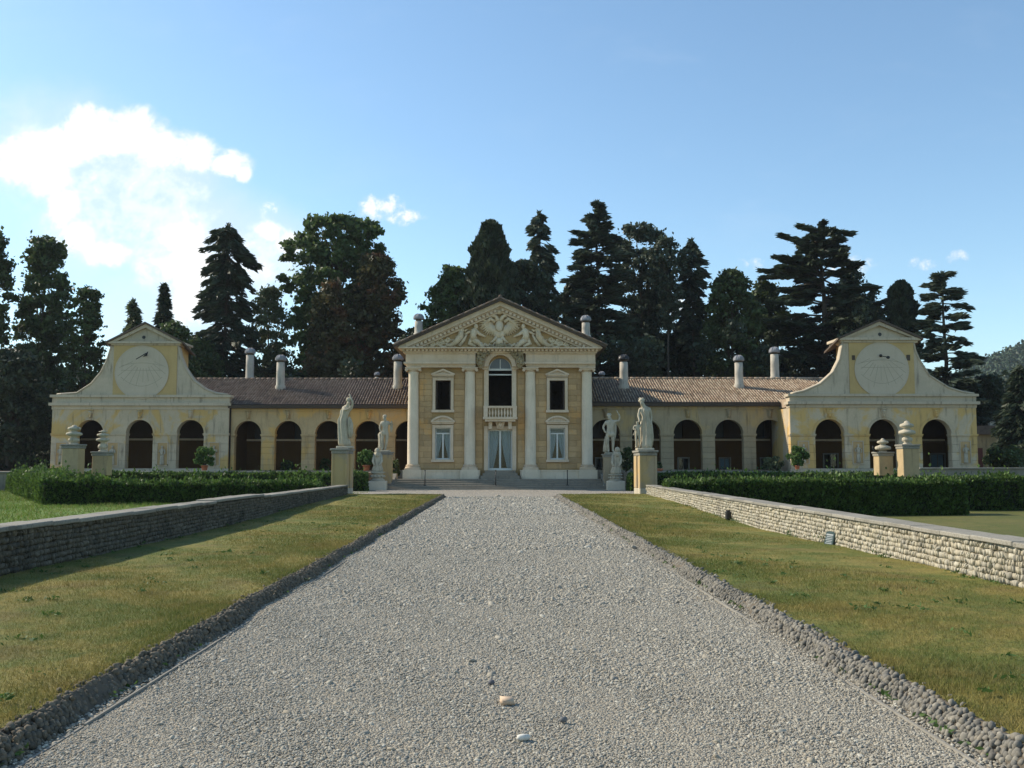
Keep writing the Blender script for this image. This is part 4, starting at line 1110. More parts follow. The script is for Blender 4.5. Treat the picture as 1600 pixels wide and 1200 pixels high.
    for s in (-1, 1): m.poly([(ax+s*.62-.1,z0_-.62),(ax+s*.62+.1,z0_-.62),(ax+s*.62+.12,z0_-.161),(ax+s*.62-.12,z0_-.161)], YB-.55, YB-.03)
    m.poly([(ax-.2,z0_-.6),(ax+.2,z0_-.6),(ax+.3,z0_-.17),(ax-.3,z0_-.17)], YB-.4, YB-.03); m.ball((ax,YB-.45,z0_-.36),(.16,.12,.18))
    m.build('bracket', M['trim'], ba)
    # carved relief in the pediment
    yr = YB-.36; xz = lambda px, py: (ax+(px-782)*PX, zb(py))
    def P3(px, py, d=.0): x, z = xz(px, py); return (x, yr-d, z)
    e = MB(); e.ball(P3(780.5,511,.10), (6.5*PX,.20,10*PX), 14, 8); e.ball(P3(780.5,523,.08), (9*PX,.16,7*PX), 12, 6)
    for s in (-1, 1):
        e.tube([P3(780.5+s*2,503,.12),P3(780.5+s*5,497,.14),P3(780.5+s*8,495,.14)], [.16,.12,.10], 8); e.ball(P3(780.5+s*8.5,495.5,.16), (.13,.12,.11))
        e.tube([P3(780.5+s*10,496,.16),P3(780.5+s*13.5,498.5,.14)], [.06,.02], 6)
        e.tube([P3(780.5+s*4,528,.1),P3(780.5+s*9,534,.1),P3(780.5+s*14,537,.1)], [.13,.09,.05], 6)
    e.tube([P3(780.5,530,.1),P3(780.5,540,.1)], [.2,.3], 8)
    e.build('eagle', M['relief_hi'], ty, True)
    sh = MB(); sh.ball(P3(780.5,513,.26), (5*PX,.10,7*PX), 14, 8); sh.build('shield', M['column'], ty, True)
    cr_ = MB(); cr_.lathe([(.16,0),(.2,.12),(.24,.2)], (*P3(780.5,493,.14)[:2], P3(780.5,493)[2]), 10)
    for i in range(5): cr_.ball((P3(780.5+(i-2)*2.3,488.5,.16)), .055, 6, 4)
    cr_.build('crown', M['relief_hi'], ty, True)
    for s in (-1, 1):
        f_ = MB()
        for i in range(12):
            an = R(-14+i*10.5); rt = (781+s*(9+1.5*math.cos(an)), 507+3*math.sin(an)); Lf = 24-4*math.sin(an)
            tip = (781+s*(9+Lf*math.cos(an)), 507+Lf*.98*math.sin(an)); mid = ((rt[0]+tip[0])/2, (rt[1]+tip[1])/2-.8)
            f_.tube([P3(*rt,.05),P3(*mid,.13),P3(*tip,.04)], [.045,.075,.05], 6)
        f_.tube([P3(781+s*7,505,.12),P3(781+s*14,500,.15),P3(781+s*22,506,.13),P3(781+s*30,516,.08)], [.12,.13,.11,.06], 8)
        f_.build('eagle_wing', M['relief_hi'], ty, True)
        # nude figure kneeling with an arm stretched to the eagle
        b = MB()
        b.ball(P3(781+s*37,512,.18), (.14,.14,.18)); b.tube([P3(781+s*37.5,515,.14),P3(781+s*39.5,519,.16),P3(781+s*41.5,526,.16),P3(781+s*40,532,.16)], [.12,.25,.21,.24], 10)
        b.tube([P3(781+s*37.5,519,.18),P3(781+s*31,524,.18),P3(781+s*22,528,.12)], [.13,.10,.06], 8)
        b.tube([P3(781+s*41,532,.18),P3(781+s*33.5,537,.22),P3(781+s*29,542,.16),P3(781+s*24,543,.1)], [.20,.17,.11,.07], 8)
        b.tube([P3(781+s*42,531,.12),P3(781+s*47,538,.12),P3(781+s*37,542.5,.14)], [.2,.16,.1], 8)
        b.tube([P3(781+s*41,519,.12),P3(781+s*48,521,.14),P3(781+s*55,524,.1)], [.11,.09,.06], 8)
        b.build('kneeling_figure', M['relief_hi'], ty, True)
        g = MB()
        g.ball(P3(781+s*60,518,.16), (.22,.14,.13)); g.tube([P3(781+s*55,519,.14),P3(781+s*50,516.5,.1)], [.1,.04], 6)
        g.tube([P3(781+s*60,519,.14),P3(781+s*61,527,.16),P3(781+s*67,535,.16),P3(781+s*75,541,.12),P3(781+s*84,541,.1)], [.17,.2,.2,.14,.07], 8)
        g.tube([P3(781+s*51,524,.1),P3(781+s*56,533,.12),P3(781+s*63,542,.1)], [.06,.11,.10], 7)
        g.build('sea_beast', M['relief_hi'], ty, True)
        v_ = MB()
        for (cx, cz, r0, turns) in ((93, 535, 6.0, 2.2), (104, 539, 3.8, 1.8), (81, 532, 4.2, 1.8)):
            pts = [P3(781+s*(cx+r0*(1-i/26)*math.cos(i/26*turns*6.28)), cz+r0*(1-i/26)*math.sin(i/26*turns*6.28), .06) for i in range(25)]
            v_.tube(pts, [.085-.002*i for i in range(25)], 6)
        v_.tube([P3(781+s*(70+i*4), 541.5-2*math.sin(i*1.1), .05) for i in range(11)], .075, 6)
        rg = random.Random(11)
        for i in range(34):
            t = rg.random(); px_ = 62+t*56; py_ = 543-rg.random()*max(2, (1-t)*17)
            v_.ball(P3(781+s*px_, py_, .03), (rg.uniform(.06,.14),.09,rg.uniform(.05,.10)), 6, 4)
        for i in range(14):
            px_ = 8+i*1.9; v_.ball(P3(781+s*px_, 542-rg.random()*5, .04), (.10,.10,.09), 6, 4)
        v_.build('scrollwork', M['relief_hi'], ty, True)
    chimney(root, 654, 494, 524, YB+4.5, 13, hide_base=1.3); chimney(root, 915.5, 496.5, 527, YB+4.5, 13, hide_base=1.3)
temple()

# ------------------------------------------------------------------ stone steps, posts and cheeks
st = thing('stone_steps', 'wide worn stone steps below the columns of the temple front', 'steps', (0, 59.5, 0))
sx0, sx1 = at(603, 755, 59.6).x, at(953, 755, 59.6).x; zt_ = zb(748)-.004; ns = 5
for i in range(ns):
    m = MB(); y0 = 58.4+i*.42; yy = YB-.1 if i == ns-1 else 58.4+(i+1)*.42+.04
    m.cbox(sx0+i*.12, sx1-i*.12, y0, yy, zt_*i/ns+.001 if i else -.05, zt_*(i+1)/ns, .018); m.build('step', M['step'], st)
for s, px in ((-1, 612), (1, 946)):
    x = at(px, 755, 60).x; m = MB(); V = []
    for dx in (-.2, .2): V += [(x+dx,58.9,.02),(x+dx,61.4,.02),(x+dx,61.4,.95),(x+dx,60.9,.95),(x+dx,58.9,.35)]
    m._add(V, [(0,1,2,3,4),(9,8,7,6,5),(0,4,9,5),(4,3,8,9),(3,2,7,8),(2,1,6,7)]); m.build('stair_cheek', M['coping'], st)
for k, px in enumerate((664, 774.5, 886.6)):
    top = at(px, 736, 58.9); m = MB(); z0 = zt_*2/ns
    m.tube([(top.x,58.95,z0),(top.x,58.95,top.z)], .028, 8); m.ball((top.x,58.95,top.z+.02), .045, 8, 6); m.lathe([(.09,0),(.09,.03),(.04,.05)], (top.x,58.95,z0), 10)
    m.build('iron_post', M['iron'], None, True, label='thin dark iron post on the steps %s' % ('below the left lower window', 'in front of the curtained door', 'below the right lower window')[k], category='post', group='iron posts on the steps')

# ------------------------------------------------------------------ statues
def skin(name, J, E, mat, parent, loc, s=1.0, rz=0.0, sub=1, root='pelvis', fat=1.0):
    keys = list(J); me = bpy.data.meshes.new(name)
    me.from_pydata([tuple(c*s for c in J[k][:3]) for k in keys], [(keys.index(a), keys.index(b)) for a, b in E], []); me.update()
    ob = put(name, me, parent, loc); ob.rotation_euler.z = rz
    md = ob.modifiers.new('Skin', 'SKIN'); md.use_smooth_shade = True
    for i, k in enumerate(keys):
        sv = me.skin_vertices[0].data[i]; r = J[k][3]*s*(fat if k not in ('jaw','skull','nose') else 1); sv.radius = (r, r); sv.use_root = (k == root)
    sd = ob.modifiers.new('Subdivision', 'SUBSURF'); sd.levels = sub; sd.render_levels = sub
    me.materials.append(mat); return ob
BODY_E = [('pelvis','waist'),('waist','chest'),('chest','neck'),('neck','jaw'),('jaw','skull'),('jaw','nose'),('chest','ls'),('ls','le'),('le','lw'),('lw','lh'),
          ('chest','rs'),('rs','re'),('re','rw'),('rw','rh'),('pelvis','lhip'),('lhip','lk'),('lk','la'),('la','lt'),('pelvis','rhip'),('rhip','rk'),('rk','ra'),('ra','rt')]
def body(**kw):
    """standing figure 1.75 high facing -y; l = its side towards -x"""
    J = dict(pelvis=(0,0,.93,.125), waist=(.01,0,1.10,.105), chest=(.0,.01,1.32,.135), neck=(0,0,1.49,.055), jaw=(0,-.015,1.58,.072), skull=(0,.01,1.68,.088), nose=(0,-.095,1.60,.018),
             ls=(-.19,.01,1.40,.062), le=(-.27,.03,1.13,.045), lw=(-.26,-.05,.90,.032), lh=(-.255,-.07,.80,.036),
             rs=(.19,.01,1.40,.062), re=(.27,.03,1.13,.045), rw=(.26,-.05,.90,.032), rh=(.255,-.07,.80,.036),
             lhip=(-.095,0,.86,.095), lk=(-.10,-.03,.49,.062), la=(-.10,.02,.09,.040), lt=(-.11,-.12,.035,.036),
             rhip=(.095,0,.86,.095), rk=(.11,-.03,.49,.062), ra=(.11,.02,.09,.040), rt=(.13,-.12,.035,.036))
    for k, v in kw.items(): J[k] = (*v, J[k][3]) if len(v) == 3 else v
    return J
def hair(parent, c, s, r=.1, bun=False, mat='stone'):
    m = MB(); o = wl(parent); x, y, z = (c[i]*s for i in range(3))
    m.ball((o.x+x, o.y+y+.02*s, o.z+z+.03*s), (r*s*1.02, r*s*1.05, r*s*.92), 10, 6)
    rg = random.Random(3)
    for i in range(18):
        a = rg.uniform(0, 6.28); e = rg.uniform(-.2, 1.2)
        m.ball((o.x+x+r*s*math.cos(a)*math.cos(e)*.95, o.y+y+.02*s+abs(math.sin(a))*r*s*math.cos(e)*.95, o.z+z+.03*s+r*s*math.sin(e)*.9), .034*s, 6, 4)
    if bun: m.ball((o.x+x, o.y+y+.11*s, o.z+z+.02*s), .055*s, 8, 6)
    m.build('hair', M[mat], parent, True)
def drape(parent, prof, s, fold, nf, drift=None, sx=1, sy=1, ph=0.0, name='robe', c=(0,0,0), n=48):
    m = MB(); o = wl(parent)
    m.lathe([(r*s, z*s) for r, z in prof], (o.x+c[0]*s, o.y+c[1]*s, o.z+c[2]*s), n, fold, nf, ph, sx, sy, True, (lambda z: tuple(q*s for q in drift(z/s))) if drift else None)
    return m.build(name, M['stone'], parent, True)
def pedestal(name, label, x, Y, w, z0, z1, depth, mat='pedestal', cap=.14, base=True, pilaster=False, group=None, capw=.12):
    t = thing(name, label, 'pedestal', (x, Y, z0), group)
    m = MB(); m.cbox(x-w/2, x+w/2, Y-depth/2, Y+depth/2, z0, z1-cap, .02); m.build('shaft', M[mat], t)
    m = MB(); m.cbox(x-w/2-capw*.5, x+w/2+capw*.5, Y-depth/2-capw*.5, Y+depth/2+capw*.5, z1-cap-.06, z1-cap*.55, .02)
    m.cbox(x-w/2-capw, x+w/2+capw, Y-depth/2-capw, Y+depth/2+capw, z1-cap*.55+.002, z1, .02); m.build('cap', M['coping'], t)
    if base:
        m = MB(); m.cbox(x-w/2-.06, x+w/2+.06, Y-depth/2-.06, Y+depth/2+.06, z0-.03, z0+.30, .03); m.build('base', M['stone'], t)
    if pilaster:
        for s in (-1, 1):
            m = MB(); m.cbox(x+s*(w/2)-.05, x+s*(w/2)+.05, Y-depth/2-.045, Y-depth/2+.38, z0+.3, z1-cap-.062, .012); m.cbox(x+s*(w/2)-.06, x+s*(w/2)+.06, Y-depth/2+depth*.55, Y+depth/2+.03, z0+.3, z1-cap-.062, .012)
            m.build('pilaster', M[mat], t)
    return t
def plinth_slab(parent, x, Y, z, w, d, h=.12):
    m = MB(); m.cbox(x-w/2, x+w/2, Y-d/2, Y+d/2, z+.002, z+h, .03); m.build('plinth', M['stone'], parent)

# tall pair at the wall ends
YP = 46.0
xl = at(530, 735, YP).x; zl1 = at(536, 700.5, YP).z; wl_ = 20.5*YP/F
pedestal('statue_pedestal', 'grey shaded stucco pedestal at the end of the shaded wall', xl, YP+.95, wl_, .10, zl1, 1.9, 'pedestal', .2, True, True)
xr = at(1013, 735, YP).x; zr1 = at(1009, 703.5, YP).z; wr_ = 24*YP/F
pedestal('statue_pedestal', 'ochre pedestal with its left face in full sun at the end of the pale wall', xr, YP+.95, wr_, .10, zr1, 1.9, 'pedestal', .2, True, True)
def statue_robed_arm():
    H = at(540, 611, YP).z-zl1-.12; s = H/2.02; x = at(540, 655, YP+.9).x
    t = thing('statue', 'robed stone statue leaning back with a hand raised to its head, on the grey pedestal', 'statue', (x, YP+.9, zl1))
    plinth_slab(t, x, YP+.9, zl1, .78, .7)
    J = body(pelvis=(-.09,0,.98), waist=(-.08,0,1.15), chest=(.03,0,1.36), neck=(.09,0,1.53), jaw=(.10,-.02,1.61), skull=(.10,.0,1.71), nose=(.13,-.1,1.65),
             ls=(-.11,.02,1.46), le=(.02,-.16,1.34), lw=(.18,-.15,1.42), lh=(.20,-.12,1.52), rs=(.21,.02,1.43), re=(.27,-.06,1.62), rw=(.17,-.02,1.86), rh=(.13,-.0,1.97),
             lhip=(-.17,0,.9), rhip=(0,0,.9), lk=(-.16,-.05,.5), rk=(.08,-.05,.5), la=(-.15,.02,.09), ra=(.10,.02,.09), lt=(-.16,-.1,.04), rt=(.12,-.1,.04))
    b = skin('body', J, BODY_E, M['stone'], t, (0,0,.12), s)
    hair(b, (.10,.0,1.71), s, .1)
    drape(b, [(.22,.02),(.22,.12),(.19,.5),(.18,.85),(.18,1.0),(.145,1.15),(.165,1.34),(.10,1.46)], s, .11, 7, lambda z: (-.02-.09*math.sin(min(z,1.1)*1.8)+max(0,z-1.0)*.22, 0), 1, .85)
    drape(b, [(.05,.30),(.09,.5),(.10,.8),(.07,1.0),(.02,1.1)], s, .1, 5, lambda z: (.16+.05*math.sin(z*3), -.08), 1, .8, name='cloak', n=24)
statue_robed_arm()
def statue_draped_child():
    H = at(1003, 620, YP).z-zr1-.12; s = H/1.78; x = at(1007, 660, YP+.9).x
    t = thing('statue', 'draped stone statue with bowed head and a child at its side, on the ochre pedestal', 'statue', (x, YP+.9, zr1))
    plinth_slab(t, x, YP+.9, zr1, .84, .7)
    J = body(pelvis=(.05,0,.93), waist=(.05,0,1.10), chest=(.02,0,1.31), neck=(-.05,-.03,1.48), jaw=(-.09,-.07,1.56), skull=(-.10,-.04,1.66), nose=(-.15,-.13,1.56),
             ls=(-.16,0,1.40), le=(-.22,-.05,1.14), lw=(-.20,-.16,.98), lh=(-.22,-.2,.90), rs=(.20,0,1.38), re=(.25,.0,1.10), rw=(.22,-.10,.88), rh=(.2,-.13,.78))
    b = skin('body', J, BODY_E, M['stone'], t, (0,0,.12), s)
    hair(b, (-.10,-.03,1.66), s, .105, True)
    drape(b, [(.21,.0),(.205,.12),(.175,.5),(.175,.8),(.165,.95),(.13,1.12),(.165,1.3),(.11,1.42)], s, .12, 7, lambda z: (.05+.03*math.sin(z*2.4)-max(0,z-1.1)*.15, 0), 1, .8)
    drape(b, [(.07,.10),(.10,.4),(.08,.75),(.05,.98)], s, .13, 5, lambda z: (.22-.02*z, -.04), 1, .8, name='cloak', n=24)
    # child
    cs = s*.56
    J2 = body(le=(-.27,-.04,1.16), lw=(-.12,-.16,1.2), re=(.26,.02,1.55), rw=(.28,0,1.75), rh=(.28,0,1.82), skull=(0,.01,1.70,.12), jaw=(0,-.015,1.58,.10))
    skin('child', J2, BODY_E, M['stone'], t, (-.27*s, -.12*s, .12), cs)
    m = MB(); o = wl(t); m.lathe([(.10,0),(.09,.2),(.07,.42)], (o.x-.27*s, o.y-.0*s, o.z+.12), 10, .1, 4); m.build('stump', M['stone'], t, True)
statue_draped_child()
# lower pair before the steps
YS = 58.6
def small_pedestal(px, py_top, wpx, label, dy=.8):
    x = at(px, 730, YS+dy).x; z1 = at(px, py_top, YS+dy).z
    pedestal('statue_pedestal', label, x, YS+dy, wpx*(YS+dy)/F, .0, z1, .8, 'pedestal', .13, True, False, None, .09)
    return x, YS+dy, z1
x, y, z1 = small_pedestal(605, 706, 15, 'ochre and grey pedestal behind the carved bust at the left of the steps')
def nude_left():
    H = at(600, 648.5, y).z-z1-.1; s = H/1.78
    xx = at(601.5, 680, y).x
    t = thing('statue', 'nude male stone statue resting one arm on a draped stump, left of the steps', 'statue', (xx, y, z1)); plinth_slab(t, xx, y, z1, .66, .62, .1)
    J = body(pelvis=(-.03,0,.93), chest=(.0,0,1.31), jaw=(-.03,-.03,1.57), skull=(-.03,0,1.67), nose=(-.08,-.10,1.58), ls=(-.19,0,1.39), le=(-.27,.02,1.14), lw=(-.20,-.05,.92), lh=(-.17,-.08,.84),
             rs=(.19,0,1.40), re=(.32,.02,1.24), rw=(.34,-.10,1.40), rh=(.33,-.13,1.49), lk=(-.14,-.05,.5), la=(-.13,0,.09), lt=(-.16,-.12,.035), rk=(.10,-.02,.49), ra=(.03,.02,.09), rt=(.05,-.12,.035))
    b = skin('body', J, BODY_E, M['stone'], t, (0,0,.1), s, fat=1.25); hair(b, (-.03,.0,1.67), s, .1)
    drape(b, [(.15,.0),(.14,.25),(.12,.6),(.13,.8),(.06,.92)], s, .14, 6, lambda z: (-.20+.02*math.sin(z*6), .06), 1, .9, name='draped_stump', n=30)
    drape(b, [(.16,.74),(.19,.82),(.18,.92),(.165,.98)], s, .10, 8, lambda z: (-.03, 0), 1.05, .8, name='loin_cloth', n=36)
    drape(b, [(.03,.9),(.07,1.1),(.07,1.3),(.05,1.42)], s, .2, 5, lambda z: (.31, .05), 1, .8, name='cloak', n=20)
nude_left()
x, y, z1 = small_pedestal(951, 709.5, 16, 'ochre pedestal behind the carved bust at the right of the steps')
def nude_right():
    H = at(950, 647, y).z-z1-.1; s = H/1.76
    xx = at(953, 680, y).x
    t = thing('statue', 'nude male stone statue lifting one arm, hand on hip, right of the steps', 'statue', (xx, y, z1)); plinth_slab(t, xx, y, z1, .68, .62, .1)
    J = body(pelvis=(.02,0,.92), chest=(.03,0,1.31), neck=(.02,0,1.49), jaw=(-.03,-.03,1.57), skull=(-.03,0,1.67), nose=(-.10,-.09,1.59), ls=(-.17,0,1.39), le=(-.31,.04,1.16), lw=(-.24,-.06,.95), lh=(-.17,-.10,.90),
             rs=(.22,0,1.42), re=(.43,-.02,1.45), rw=(.45,-.06,1.66), rh=(.40,-.07,1.76), lk=(-.13,-.06,.5), la=(-.07,0,.09), lt=(-.09,-.12,.035), rk=(.14,-.02,.5), ra=(.13,.03,.09), rt=(.17,-.10,.035))
    b = skin('body', J, BODY_E, M['stone'], t, (0,0,.1), s, fat=1.28); hair(b, (-.03,.0,1.67), s, .1)
    m = MB(); o = wl(b); m.tube([(o.x+.44*s,o.y-.07*s,o.z+1.70*s),(o.x+.36*s,o.y-.08*s,o.z+1.82*s),(o.x+.30*s,o.y-.08*s,o.z+1.95*s)], [.03*s,.025*s,.01*s], 6); m.build('held_club', M['stone'], b, True)
    drape(b, [(.03,.0),(.12,.06),(.11,.3),(.08,.55),(.05,.75)], s, .14, 6, lambda z: (-.20+.05*z, .07), 1, .9, name='stump', n=24)
    drape(b, [(.17,.72),(.19,.82),(.17,.95)], s, .10, 8, lambda z: (.02, 0), 1.05, .8, name='loin_cloth', n=36)
    drape(b, [(.02,.5),(.06,.7),(.08,1.0),(.07,1.3),(.04,1.42)], s, .2, 5, lambda z: (.20+.06*z*.5, .09), 1, .8, name='cloak', n=20)
nude_right()
def carved_bust(px, pxb, label, flip, tops):
    Y = 57.9; ptop, pdrum, pbase, pgr = tops
    x = at(pxb, 755, Y).x; z1 = at(pxb, pbase, Y).z; t = thing('carved_bust', label, 'sculpture', (x, Y, 0))
    m = MB(); m.cbox(x-.53, x+.53, Y-.45, Y+.45, -.02, z1, .03); m.build('base', M['column'], t)
    zd = at(pxb, pdrum, Y).z
    m = MB(); h = zd-z1
    m.lathe([(.46,0),(.46,h*.10),(.36,h*.2),(.33,h*.28),(.37,h*.5),(.33,h*.75),(.42,h*.84),(.46,h*.92),(.40,h)], (x,Y,z1+.002), 20)
    for k in range(10):
        a = k*math.pi/5; m.ball((x+.37*math.cos(a), Y+.37*math.sin(a), z1+h*.5), (.10,.10,h*.16), 6, 5)
    m.build('drum', M['stone'], t, True)
    zt2 = at(pxb, ptop, Y).z; h = zt2-zd; xx = x+flip*.02
    m = MB(); m.lathe([(.30,0),(.31,h*.1),(.24,h*.25),(.23,h*.5),(.25,h*.7),(.19,h*.84),(.09,h*.9)], (xx,Y,zd+.002), 24, .13, 6, 0, 1, .85, True, lambda z: (flip*.20*(z/h)**1.3, 0))
    m.ball((xx+flip*.20,Y-.05,zd+h*.93), (.16,.18,.18), 10, 8); m.ball((xx+flip*.17,Y-.24,zd+h*.90), (.05,.07,.06), 6, 4)
    m.ball((xx+flip*.16,Y-.2,zd+h*.76), (.13,.12,.16), 8, 6)
    for s in (-1, 1): m.tube([(xx+s*.21+flip*.12,Y-.05,zd+h*.72),(xx+s*.26+flip*.05,Y-.16,zd+h*.45),(xx+s*.16,Y-.33,zd+h*.30)], [.10,.075,.055], 8)
    m.build('bust', M['stone'], t, True)
carved_bust(590, 590, 'squat carved grotesque bust on a round drum, beside the left end of the steps', -.15, (702, 737, 751.5, 762))
carved_bust(962, 962, 'squat carved grotesque bust on a round drum, beside the right end of the steps', .5, (700, 741, 751.5, 762))

# gate piers with stacked disc finials
def gate_pier(px, wpx, ptop, pcap, pbase, Y, label, tiers):
    x = at(px, 715, Y).x; w_ = wpx*Y/F; z1 = at(px, pcap, Y).z; z0 = at(px, pbase+6, Y).z
    t = pedestal('gate_pier', label, x, Y, w_*.86, z0, z1, w_*.86, 'pier', .16, False, False, 'gate piers with stacked finials', .07); t['category'] = 'gate pier'
    H = at(px, ptop, Y).z-z1; r = w_*.37; pr = [(r*.62,0),(r*.62,H*.05),(r*.35,H*.09)]; z = .09
    n = len(tiers)
    for k, (rr, hh) in enumerate(tiers):
        a = z; b = z+hh
        pr += [(r*rr*.40,H*a),(r*rr*.95,H*(a+hh*.18)),(r*rr,H*(a+hh*.38)),(r*rr*.92,H*(a+hh*.60)),(r*rr*.40,H*(a+hh*.82))]; z = b
    pr += [(r*.3,H*(z+.01)),(r*.2,H*.985),(r*.05,H)]
    m = MB(); m.lathe(pr, (x,Y,z1+.002), 20); m.build('finial', M['stone'], t, True)
gate_pier(114.5, 29, 664, 694, 735, 47, 'taller gate pier with three stacked stone discs, before the left pavilion', [(.8,.32),(1.12,.30),(.9,.26)])
gate_pier(160, 26, 672, 705.5, 737, 48, 'shorter gate pier with tapering stone finial, before the left pavilion', [(.75,.36),(1.05,.24),(.95,.2),(.7,.08)])
gate_pier(1380, 26, 685, 706, 737, 48, 'shorter gate pier with two squat stone discs, before the right pavilion', [(1.25,.50),(.9,.33)])
gate_pier(1418.5, 29, 657.5, 694.5, 739, 47, 'taller gate pier with three stacked stone discs, before the right pavilion', [(.75,.30),(1.2,.30),(1.0,.27)])
hk = MB(); q = at(1366, 706, 47.8); hk.tube([(q.x+.1,47.7,q.z),(q.x-.05,47.7,q.z+.02),(q.x-.12,47.7,q.z+.15),(q.x-.08,47.7,q.z+.3)], .03, 6)
hk.build('iron_hook', M['iron'], None, True, label='small dark curved iron hook on the shorter right gate pier', category='hook')

# ------------------------------------------------------------------ terraces before the wings
def terrace(side):
    Y0, Y1 = 57.6, 82; z = 1.10
    xa, xb = (-40, -7.9) if side < 0 else (7.6, 44)
    m = MB(); m.box(xa, xb, Y0, Y1, -1.0, z-.06); o = m.build('terrace', M['step'], None, label='raised terrace in front of the %s arcade' % ('left' if side < 0 else 'right'), kind='structure')
    c = MB(); x = xa
    while x < xb-.05:
        L = min(1.6, xb-x); k = MB(); k.cbox(x+.005, x+L-.005, Y0-.12, Y0+.35, z-.058, z+.02, .012); k.build('coping_slab', M['coping'], o); x += L
for s in (-1, 1): terrace(s)
m = MB(); m.box(-400, 400, 78, 79, -1, 1.2)
hx = np.linspace(-400, 400, 81); hy = np.concatenate([[79], np.linspace(82, 150, 18), np.linspace(170, 400, 8)])
X_, Y_ = np.meshgrid(hx, hy, indexing='ij'); Z_ = 1.0+np.clip((Y_-80)/60, 0, 1.4)*7+np.sin(X_*.05)*.6
V = np.stack([X_, Y_, Z_], -1).reshape(-1, 3); i_, j_ = np.meshgrid(np.arange(80), np.arange(len(hy)-1), indexing='ij'); a = (i_*len(hy)+j_).ravel()
put('hillside', np_mesh('hillside', V, np.stack([a, a+len(hy), a+len(hy)+1, a+1], -1), M['ground'], smooth=True), kind='structure')

# ------------------------------------------------------------------ foliage
def leaf_quads(C, size, nrm=None, flat=0.0, aspect=1.6, droop=0.0, axis=None, rg=RNG):
    """folded leaf shapes (two triangles each as one quad) around the centres C"""
    n = len(C)
    d = rg.normal(size=(n,3)) if axis is None else axis + rg.normal(size=(n,3))*.35
    d[:,2] = d[:,2]*(1-flat) - droop; d /= np.linalg.norm(d, axis=1)[:,None]+1e-9
    u = rg.normal(size=(n,3)); u[:,2] *= (1-flat); u -= d*np.sum(u*d, 1)[:,None]; u /= np.linalg.norm(u, axis=1)[:,None]+1e-9
    w_ = np.cross(d, u)
    s = size*rg.uniform(.6, 1.35, n) if np.isscalar(size) else size*rg.uniform(.6, 1.35, n)
    L = (s*aspect*.5)[:,None]; W = (s*.5)[:,None]; k = (s*.15*rg.uniform(-1,1,n))[:,None]
    V = np.stack([C-d*L, C+u*W+w_*k, C+d*L, C-u*W+w_*k], 1).reshape(-1,3)
    return V, np.arange(n*4).reshape(n,4)
def trunk_mesh(t, base, top, r, limbs, mat='bark', lean=0):
    m = MB(); b, tp = Vector(base), Vector(top); pts, rad = [], []
    for i in range(8):
        f = i/7; p = b.lerp(tp, f); pts.append((p.x+random.uniform(-.12,.12)*(0<i<7)+lean*math.sin(f*3), p.y+random.uniform(-.1,.1), p.z)); rad.append(r*(1-.85*f)+.02)
    rad[0] *= 1.4; m.tube(pts, rad, 8); o = m.build('trunk', M[mat], t, True)
    if limbs:
        lm = MB()
        for (a, c) in limbs:
            a, c = Vector(a), Vector(c); mid = a.lerp(c, .5)+Vector((0,0,.06*(c-a).length)); rr = max(.04, r*.22)
            lm.tube([a, mid, c], [rr, rr*.7, rr*.2], 5)
        lm.build('limbs', M[mat], t, True, kind='stuff')
    return o
def ground_z(Y): return 1.0+max(0, min(1.4, (Y-80)/60))*7 if Y > 79 else 1.05
